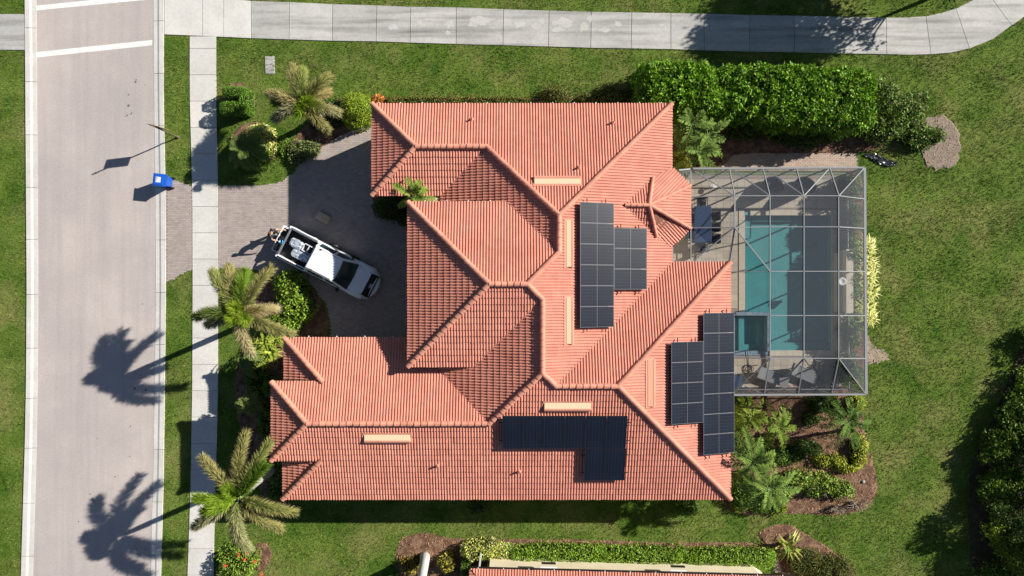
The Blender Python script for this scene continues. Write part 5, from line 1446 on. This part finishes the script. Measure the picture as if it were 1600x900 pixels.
    for s in (-1, 1):
        w = MB(); 
        w.lathe([(.02, 0), (.30, .0), (.34, .06), (.3, .12), (.02, .13)], (0, 0, 0), 12, M=Matrix.Translation((-1.78, s * .70, .58)) @ Matrix.Rotation(pi / 2, 4, 'X') @ Matrix.Translation((0, 0, -.06)))
        w.build('wheel_housing', m_blk, t)
        MB().bar((-2.7, s * .86, 1.135), (-1.1, s * .86, 1.135), .07, .03).build('bed_rail', m_blk if s < 0 else m_alu, t)
        MB().box(-2.83, s * .86 - .07, .62, -2.79, s * .86 + .07, 1.0).build('tail_light', m_red, t)
    tg = MB().box(-3.26, -.76, .60, -2.82, .76, .66).build('tailgate', m_car, t, bevel=.015, seg=1)
    MB().box(-3.22, -.66, .661, -2.86, .66, .672).build('tailgate_liner', m_blk, tg)
    MB().box(-3.30, -.74, .565, -3.26, .74, .70).build('tailgate_edge', m_car, tg)
    MB().box(-3.05, -.88, .42, -2.80, .88, .56).build('rear_bumper', m_alu, t, bevel=.02, seg=1)
    for s in (-1, 1): MB().bar((-3.1, s * .74, .68), (-2.84, s * .80, 1.0), .02).build('tailgate_cable', m_blk, t)
    for x in (1.78, -1.78):
        for s in (-1, 1):
            M = Matrix.Translation((x, s * .80, .39)) @ Matrix.Rotation(pi / 2, 4, 'X')
            w = empty('wheel', (0, 0, 0)); w.parent = t
            MB().lathe([(.24, -.13), (.36, -.13), (.39, -.09), (.39, .09), (.36, .13), (.24, .13)], n=24, M=M).build('tyre', m_rub, w)
            MB().lathe([(.03, -.1), (.22, -.12), (.25, -.13), (.25, .13), (.22, .12), (.03, .1)], n=14, M=M).build('rim', m_alu, w)
            arcp = [Vector((x + cos(a) * .46, s * .925, .39 + sin(a) * .46)) for a in [pi * i / 10 for i in range(11)]]
            mb = MB()
            for a, b in zip(arcp, arcp[1:]): mb.bar(a, b, .05, .03)
            mb.build('wheel_arch', m_car, t)
    return t
trk = truck()
TM = Matrix.Translation((-9.93, 1.26, 0)) @ Matrix.Rotation(radians(-27.3), 4, 'Z')
def cargo(name, lab, cat, build_parts, lp, rz=0):
    w = TM @ Vector(lp)
    o = thing(name, lab, cat, w, radians(-27.3) + rz)
    build_parts(o)
    return o
def foil(L, W, Hh, seed):
    def f(o):
        r = random.Random(seed); bm = bmesh.new()
        bmesh.ops.create_cube(bm, size=1)
        bmesh.ops.subdivide_edges(bm, edges=bm.edges, cuts=5, use_grid_fill=True)
        for v in bm.verts:
            q = Vector((abs(v.co.x * 2) ** 4, abs(v.co.y * 2) ** 4, abs(v.co.z * 2) ** 4))
            s = (q.x + q.y + q.z) ** -.25 if q.length > 0 else 1
            v.co = Vector((v.co.x * s * L, v.co.y * s * W, v.co.z * s * Hh + Hh / 2)) + Vector([r.gauss(0, .014) for _ in range(3)])
        me = bpy.data.meshes.new('foil_wrap'); bm.to_mesh(me); bm.free(); me.materials.append(m_foil)
        link('foil_wrap', me, o)
        mb = MB()
        for x in (-L * .2, L * .22): mb.box(x, -W * .51, .02, x + .04, W * .51, Hh * .98)
        mb.build('strap', m_alu, o)
    return f
cargo('wrapped_bundle', 'silver foil wrapped bundle on the right of the truck bed', 'bundle', foil(1.05, .50, .42, 1), (-1.66, -.28, .62))
cargo('wrapped_bundle', 'shorter silver foil wrapped bundle in the middle of the truck bed', 'bundle', foil(.80, .48, .42, 2), (-2.12, .18, .62), -.05)
def crate(o):
    m_gr = mat('white_crate_plastic', (.6, .62, .66), rough=.4)
    mb = MB()
    for y in (-.2, .2): mb.box(-.28, y - .02, 0, .28, y + .02, .44)
    for x in (-.28, 0, .28): mb.box(x - .02, -.18, 0, x + .02, .18, .44)
    mb.build('frame', m_gr, o); MB().box(-.26, -.18, .0, .26, .18, .25).build('lining', m_blk, o)
cargo('crate', 'small white framed crate with two black openings in the truck bed', 'crate', crate, (-1.42, .22, .62), -.03)
cargo('guard_bar', 'grey bar lying across the rear of the truck bed', 'bar', lambda o: MB().box(-.05, -.74, 0, .05, .74, .06).build('tube', m_alu, o, bevel=.01, seg=1), (-2.70, 0, 1.12))
cargo('water_jug', 'blue plastic jug standing on the lowered tailgate', 'jug', lambda o: (MB().lathe([(.02, 0), (.10, .0), (.115, .03), (.115, .24), (.07, .30), (.035, .33), (.035, .36)], n=14).build('bottle', mat('blue_plastic', (.03, .28, .62), rough=.3), o, smooth=True), MB().lathe([(.04, .36), (.04, .39), (.01, .395)], n=10).build('cap', m_white, o)), (-2.98, -.12, .672))
cargo('tool_bag', 'dark tool bag on the lowered tailgate beside the blue jug', 'bag', lambda o: (MB().box(-.15, -.22, 0, .15, .22, .24).build('pouch', m_blk, o, bevel=.04), MB().tube([(0, -.15, .22), (0, -.1, .32), (0, .1, .32), (0, .15, .22)], .015, 6).build('handle', m_blk, o)), (-3.0, -.46, .672))

# ------------------------------------------------------------------ the person behind the truck
def person():
    base = TM @ Vector((-3.62, .10, 0))
    root = thing('person', 'person in dark clothes with brown hair standing behind the open tailgate', 'person', base, radians(-27.3))
    def skin(name, V, E, Rr, m, sub=2):
        me = bpy.data.meshes.new(name); me.from_pydata(V, E, []); me.materials.append(m)
        o = link(name, me, root)
        sk = o.modifiers.new('skin', 'SKIN')
        for i, r_ in enumerate(Rr):
            sv = o.data.skin_vertices[0].data[i]
            sv.radius = (r_, r_) if not hasattr(r_, '__len__') else r_
            sv.use_root = (i == 0)
        ss = o.modifiers.new('sub', 'SUBSURF'); ss.levels = sub; ss.render_levels = sub
        return o
    m_skin = mat('skin', (.50, .30, .21), rough=.5)
    m_shirt = mat('dark_shirt', (.035, .04, .05), rough=.9)
    m_trous = mat('dark_trousers', (.03, .035, .045), rough=.9)
    m_hair = mat('brown_hair', (.16, .085, .05), (.10, .055, .03), 40, .7)
    # pelvis first; x forward (towards the truck), y left
    V = [(0, 0, .95), (.06, 0, 1.12), (.14, 0, 1.32), (.19, 0, 1.44), (.215, 0, 1.52), (.235, 0, 1.60), (.245, 0, 1.68),
         (.16, .18, 1.40), (.32, .36, 1.22), (.52, .44, 1.12), (.16, -.18, 1.40), (.30, -.30, 1.15), (.52, -.22, .98),
         (0, .10, .90), (.02, .12, .50), (-.03, .13, .09), (.10, .14, .04), (0, -.10, .90), (.05, -.13, .50), (.04, -.14, .09), (.17, -.15, .04)]
    E = [(0, 1), (1, 2), (2, 3), (3, 4), (4, 5), (5, 6), (2, 7), (7, 8), (8, 9), (2, 10), (10, 11), (11, 12), (0, 13), (13, 14), (14, 15), (15, 16), (0, 17), (17, 18), (18, 19), (19, 20)]
    Rr = [(.15, .12), (.13, .10), (.16, .12), .07, .055, .085, .07, .065, .045, .032, .065, .045, .032, .09, .06, .04, .04, .09, .06, .04, .04]
    skin('body', V, E, Rr, m_skin)
    cl = skin('shirt', [(0, 0, .94), (.06, 0, 1.12), (.14, 0, 1.32), (.175, 0, 1.42), (.16, .18, 1.40), (.26, .29, 1.29), (.16, -.18, 1.40), (.24, -.25, 1.26)], [(0, 1), (1, 2), (2, 3), (2, 4), (4, 5), (2, 6), (6, 7)], [(.175, .14), (.16, .125), (.185, .14), .085, .085, .065, .085, .065], m_shirt)
    skin('trousers', [(0, 0, .96), (0, .10, .88), (.02, .12, .50), (-.03, .13, .13), (0, -.10, .88), (.05, -.13, .50), (.04, -.14, .13)], [(0, 1), (1, 2), (2, 3), (0, 4), (4, 5), (5, 6)], [(.17, .14), .105, .075, .06, .105, .075, .06], m_trous)
    for s, fx_, fy in ((1, .02, .135), (-1, .09, -.145)):
        MB().box(fx_ - .12, fy - .05, 0, fx_ + .15, fy + .05, .09).build('shoe', m_blk, root, bevel=.03)
    skin('hair', [(.20, 0, 1.64), (.215, 0, 1.70), (.17, 0, 1.72), (.12, 0, 1.64), (.10, 0, 1.56)], [(0, 1), (1, 2), (2, 3), (3, 4)], [.075, .082, .085, .07, .05], m_hair)
    # face, ears
    f = MB()
    f.lathe([(.004, 0), (.014, .012), (.010, .03), (.004, .045)], (.345, 0, 1.585), 6)
    f.build('nose', m_skin, root)
    for s in (-1, 1):
        MB().lathe([(.003, -.01), (.011, 0), (.003, .01)], (.322, s * .03, 1.635), 6).build('eye', m_blk, root)
        MB().box(.225, s * .088 - .01, 1.585, .255, s * .088 + .01, 1.65).build('ear', m_skin, root, bevel=.008)
    # hands: palm and five bent fingers each
    for s, (hx, hy, hz), dv in ((1, (.54, .45, 1.11), (.8, .25, -.35)), (-1, (.54, -.21, .965), (.85, .3, -.35))):
        d = Vector(dv).normalized(); sd = d.cross(Vector((0, 0, 1))).normalized(); up = sd.cross(d)
        o = Vector((hx, hy, hz)); V = [o, o + d * .05]; E = [(0, 1)]; Rr = [(.030, .018), (.036, .016)]
        for k, ln in zip((-1.5, -.5, .5, 1.5), (.062, .078, .082, .070)):
            a = o + d * .095 + sd * k * .021; b_ = a + d * ln * .5 - up * .012; c = b_ + d * ln * .35 - up * .035
            i = len(V); V += [a, b_, c]; E += [(1, i), (i, i + 1), (i + 1, i + 2)]; Rr += [.0105, .0095, .008]
        a = o + d * .03 + sd * -.036 * s; b_ = a + d * .035 + sd * -.022 * s - up * .01; c = b_ + d * .03 - up * .015
        i = len(V); V += [a, b_, c]; E += [(0, i), (i, i + 1), (i + 1, i + 2)]; Rr += [.013, .011, .009]
        skin('hand', [tuple(v) for v in V], E, Rr, m_skin, 1)
person()

# ------------------------------------------------------------------ wheeled bin, sign, boxes
m_bin = mat('blue_bin_plastic', (0.015, 0.10, 0.48), rough=0.4)
def wheelie_bin():
    t = thing('recycling_bin', 'blue wheeled recycling bin with a white label on its lid at the kerb', 'recycling bin', (*G(264, 285.5), 0), radians(-6))
    vs = []
    for z, a, b in ((.06, .22, .20), (.10, .24, .22), (.95, .32, .29), (.98, .35, .32), (1.0, .35, .32)):
        vs += [(-a, -b, z), (a, -b, z), (a, b, z), (-a, b, z)]
    MB().add(vs, [(3, 2, 1, 0), (16, 17, 18, 19)] + [(j * 4 + i, j * 4 + (i + 1) % 4, (j + 1) * 4 + (i + 1) % 4, (j + 1) * 4 + i) for j in range(4) for i in range(4)]).build('body', m_bin, t, bevel=.02)
    lid = MB().box(-.37, -.34, 1.0, .36, .34, 1.045).box(-.30, -.28, 1.045, .22, .28, 1.075).build('lid', m_bin, t, bevel=.02)
    lb = MB().box(-.20, -.14, 1.077, .07, .15, 1.081).build('label', m_white, lid)
    MB().box(-.18, .05, 1.082, -.10, .11, 1.084).box(-.18, -.10, 1.082, -.15, .02, 1.084).build('print', m_bin, lid)
    MB().tube([(.34, -.25, .98), (.43, -.25, 1.0), (.43, .25, 1.0), (.34, .25, .98)], .018, 8).build('handle', m_bin, t)
    for y in (-.27, .27):
        MB().lathe([(.02, -.03), (.12, -.03), (.12, .03), (.02, .03)], n=16, M=Matrix.Translation((.27, y, .12)) @ Matrix.Rotation(pi / 2, 4, 'X')).build('wheel', m_rub, t)
wheelie_bin()
def sign():
    t = thing('road_sign', 'diamond road sign on a slim brown post in the verge', 'road sign', (*G(278.5, 214.5), 0))
    m_br = mat('brown_sign_paint', (.14, .105, .08), rough=.6); m_yel = mat('yellow_sign_face', (.65, .42, .02), rough=.4)
    MB().tube([(0, 0, -.2), (0, 0, 2.95)], .038, 8).build('post', m_br, t)
    MB().lathe([(.05, 0), (.06, .02), (.02, .06), (.045, .10), (.03, .14), (.002, .16)], (0, 0, 2.95), 10).build('finial', m_br, t)
    MB().lathe([(.09, 0), (.09, .08), (.05, .14)], (0, 0, 0), 12).build('post_base', m_br, t)
    d = Vector((.96, -.27, 0)).normalized(); n = Vector((-d.y, d.x, 0))
    c = Vector((0, 0, 2.2)) + n * .05
    def plate(r1, r2, o, th, m, nm, par):
        c0 = c + n * o
        ps = [c0 + d * r1, c0 + Vector((0, 0, r2)), c0 - d * r1, c0 - Vector((0, 0, r2))]
        vs = ps + [p + n * th for p in ps]
        return MB().add(vs, [(0, 1, 2, 3), (7, 6, 5, 4)] + [(i, 4 + i, 4 + (i + 1) % 4, (i + 1) % 4) for i in range(4)]).build(nm, m, par)
    p = plate(.62, .50, 0, .02, m_br, 'sign_back', t)
    plate(.58, .46, .022, .006, m_yel, 'sign_face', t)
sign()
def slab(lab, px, py, w, h, rz, name='utility_cover', z=.03):
    t = thing(name, lab, 'utility cover', (*G(px, py), 0), rz)
    MB().box(-w / 2, -h / 2, -.1, w / 2, h / 2, z).build('frame', m_conc_old, t, bevel=.08, seg=3)
    for s in (-1, 1): MB().box(-w / 2 + .05, s * h / 4 - h / 4 + .035, z, w / 2 - .05, s * h / 4 + h / 4 - .035, z + .012).build('lid', m_conc_old, t, bevel=.02)
slab('grey concrete utility cover set in the lawn near the pavement', 421.5, 102, .58, 1.02, radians(2))
t = thing('paper_sack', 'brown paper sack lying on the shaded driveway', 'sack', (*G(506, 340.5), .035), radians(-27))
MB().box(-.38, -.22, 0, .38, .22, .16).build('sack', mat('brown_paper', (.55, .43, .31), (.46, .36, .26), 8, .85, .5, 15), t, bevel=.05, seg=3)
MB().box(-.37, -.03, .16, .37, -.015, .165).box(-.37, .09, .16, .37, .10, .165).build('seam', mat('sack_seam', (.25, .20, .15), rough=.9), t)
def sheet():
    t = thing('plastic_sheet', 'crumpled black plastic sheet on the grass right of the paver strip', 'plastic sheet', (*G(1375, 250), 0), radians(-16))
    r = random.Random(4); nx, ny = 22, 8; vs = []
    for j in range(ny + 1):
        for i in range(nx + 1):
            u = i / nx; v = j / ny - .5
            w = .12 + .30 * sin(pi * u) ** .5 * (1 if u > .3 else .7)
            vs.append(((u - .5) * 1.9, v * w + .06 * sin(u * 7), .03 + .10 * abs(sin(v * 9 + u * 12)) * r.random() + .02))
    MB().add(vs, [(j * (nx + 1) + i, j * (nx + 1) + i + 1, (j + 1) * (nx + 1) + i + 1, (j + 1) * (nx + 1) + i) for j in range(ny) for i in range(nx)]).build('plastic', mat('black_plastic_film', (.035, .04, .045), rough=.25, spec=.7), t)
sheet()
t = thing('sprinkler_head', 'grey round sprinkler box on the mulch of the lower bed', 'sprinkler', (*G(1348, 752), .04)); MB().lathe([(.09, 0), (.10, .06), (.07, .10), (.02, .11)], n=12).build('housing', mat('grey_stone', (.35, .33, .31), rough=.8), t)

# ------------------------------------------------------------------ things on the pool deck
m_navy = mat('navy_glass_top', (0.03, 0.06, 0.13), rough=0.25, spec=0.6)
m_wick = mat('dark_wicker', (0.02, 0.02, 0.025), (0.04, 0.04, 0.05), 30, 0.6)
m_navf = mat('navy_cushion', (0.03, 0.055, 0.11), rough=0.8)
m_sling = mat('grey_sling_fabric', (0.20, 0.205, 0.21), rough=0.8)
DZ = .052
def dining():
    x, y = G(1098, 351, .75)
    t = thing('dining_table', 'long navy topped patio dining table beside the right wall', 'table', (x, y, DZ))
    MB().box(-.47, -1.0, .70, .47, 1.0, .75).build('table_top', m_navy, t, bevel=.02)
    for a in (-.38, .38):
        for b in (-.9, .9): MB().box(a - .035, b - .035, 0, a + .035, b + .035, .70).build('leg', m_wick, t)
    def chair(lx, ly, rz, lab):
        c = thing('patio_chair', lab, 'chair', (x + lx, y + ly, DZ), rz, 'black chairs round the patio table')
        MB().box(-.24, -.25, .40, .24, .25, .46).build('seat', m_wick, c, bevel=.02)
        MB().box(.20, -.25, .46, .26, .25, .86).build('backrest', m_wick, c, bevel=.02)
        for s in (-1, 1):
            MB().box(-.2, s * .26 - .02, .62, .22, s * .26 + .02, .66).build('armrest', m_wick, c)
            for q in (-.21, .21): MB().box(q - .02, s * .23 - .02, 0, q + .02, s * .23 + .02, .40).build('leg', m_wick, c)
    for ly, l in ((.50, 'upper'), (-.12, 'middle'), (-.76, 'lower')): chair(.70, ly, 0, l + ' of the three black chairs on the pool side of the patio table')
    chair(0, 1.25, pi / 2, 'black chair at the head of the patio table nearest the hedge')
    chair(0, -1.25, -pi / 2, 'black chair at the foot of the patio table nearest the roof notch')
    for ly in (.4, -.5): chair(-.60, ly, pi, 'black chair tucked between the patio table and the wall, ' + ('upper' if ly > 0 else 'lower'))
dining()
for px, l in ((1208, 'left of two round dark wicker lounge chairs at the top of the deck'), (1258, 'right of two round dark wicker lounge chairs at the top of the deck')):
    t = thing('round_lounge_chair', l, 'lounge chair', (*G(px, 290, .7), DZ), radians(-75), 'round wicker lounge chairs')
    n = 18; vs = []; fs = []
    rows = [(.40, .05, .05), (.50, .25, .30), (.54, .45, .75), (.52, .52, 1.2), (.44, .55, 1.45)]
    for rr, zb, zt in rows:
        for i in range(n):
            a = 2 * pi * i / n; u = (1 + cos(a)) / 2
            vs.append((cos(a) * rr, sin(a) * rr, zb + (zt - zb) * u ** 1.5))
    fs = [(j * n + i, j * n + (i + 1) % n, (j + 1) * n + (i + 1) % n, (j + 1) * n + i) for j in range(4) for i in range(n)]
    MB().add(vs, fs).build('shell', m_wick, t, smooth=True)
    MB().lathe([(.02, .28), (.43, .28), (.46, .34), (.42, .42), (.02, .44)], n=16).build('seat_cushion', m_navf, t, smooth=True)
    MB().lathe([(.01, -.05), (.14, -.04), (.16, 0), (.12, .04), (.01, .05)], n=10, M=Matrix.Translation((.24, .05, .50)) @ Matrix.Rotation(.8, 4, 'Y')).build('pillow', mat('pale_pillow', (.40, .43, .46), rough=.8), t, smooth=True)
def lounger(px, py, rz, lab):
    t = thing('sun_lounger', lab, 'sun lounger', (*G(px, py, .4), DZ), rz, 'grey sling sun loungers')
    for s in (-1, 1): MB().bar((-.35, s * .31, .36), (1.0, s * .31, .36), .04).build('side_rail', m_alu, t); MB().bar((-.35, s * .31, .36), (-.92, s * .31, .86), .04).build('back_rail', m_alu, t)
    MB().box(-.35, -.29, .35, 1.0, .29, .37).build('seat_sling', m_sling, t)
    a = [(-.35, .355), (-.92, .855), (-.90, .88), (-.33, .38)]
    MB().add([(x, y, z) for y in (-.29, .29) for x, z in a], [(0, 1, 2, 3), (7, 6, 5, 4), (0, 4, 5, 1), (1, 5, 6, 2), (2, 6, 7, 3), (3, 7, 4, 0)]).build('back_sling', m_sling, t)
    for x in (-.3, .9):
        for s in (-1, 1): MB().bar((x, s * .31, 0), (x, s * .31, .36), .035).build('leg', m_alu, t)
lounger(1205, 588, radians(-20), 'left grey sling sun lounger at the bottom of the pool deck')
lounger(1255, 583, radians(-22), 'right grey sling sun lounger at the bottom of the pool deck')
t = thing('storage_box', 'navy storage box against the wall at the bottom left of the deck', 'box', (*G(1151, 598, .5), DZ)); MB().box(-.25, -.36, 0, .25, .36, .5).build('body', m_navf, t, bevel=.02); MB().box(-.27, -.38, .5, .27, .38, .55).build('lid', m_navf, t, bevel=.015)
t = thing('garden_hose', 'dark coiled hose trailing from the spa onto the deck', 'hose', (*G(1170, 575), DZ))
pts = [G3(1168, 545, .09)]
for i in range(60):
    a = i / 60 * 4 * pi * 1.3; rr = (5 + 1.6 * sin(i * .4)) * 1.1
    pts.append(G3(1164 + i * .16 + cos(a) * rr * 1.1, 577 - i * .06 + sin(a) * rr * .9, DZ + .03 + .0006 * i))
pts.append(G3(1184, 570, .09))
MB().tube(pts, .017, 6).build('tube', m_blk, t, True)
t = thing('white_stool', 'small white oval stool on the deck near the top left of the cage', 'stool', (*G(1116, 290, .4), DZ)); MB().lathe([(.10, .38), (.15, .40), (.15, .43), (.10, .44)], n=14).build('seat', m_white, t); MB().lathe([(.03, 0), (.03, .38)], n=8).build('leg', m_white, t); MB().lathe([(.14, 0), (.14, .02), (.03, .03)], n=12).build('foot', m_white, t)
t = thing('pool_wall', 'raised beige water feature wall along the right side of the pool', 'wall', (*G(1313, 440), 0))
a = pxrect(1302, 396, 1310.5, 487); MB().box(a[0], a[1], -.1, a[2], a[3], .55).build('ledge', m_cop, t, world=True)
a = pxrect(1309, 392, 1318, 487); MB().box(a[0] + .01, a[1], -.1, a[2], a[3], 1.0).build('wall', m_wall, t, world=True); MB().box(a[0] - .02, a[1] - .04, 1.0, a[2] + .04, a[3] + .04, 1.05).build('capstone', m_cop, t, world=True)
a = pxrect(1307, 488, 1316, 560); MB().box(a[0] + .01, a[1], -.1, a[2], a[3], .45).build('low_wall', m_wall, t, world=True); MB().box(a[0] - .02, a[1], .45, a[2] + .03, a[3], .5).build('capstone', m_cop, t, world=True)
t = thing('stone_urn', 'round pale stone urn on top of the raised pool wall', 'urn', (*G(1314, 440, 1.2), 1.05)); MB().lathe([(.10, 0), (.07, .05), (.16, .16), (.21, .27), (.23, .30), (.17, .31), (.10, .25)], n=16).build('bowl', mat('pale_stone', (.55, .56, .56), rough=.7), t, smooth=True)
t = thing('planter_pot', 'dark pot plant on the low wall below the urn', 'pot plant', (*G(1311, 513, .7), .5)); MB().lathe([(.07, 0), (.11, .14), (.12, .15), (.09, .15)], n=12).build('pot', m_blk, t)
V, F, C_ = leaves_on(*blob_cloud((t.location.x, t.location.y, .2, .2, .62, .3, 2.2), 300, .05, 5), .14, .06, G_DARK, 6); link('foliage', np_mesh('foliage', V, F, C_, m_leaf), t, True)
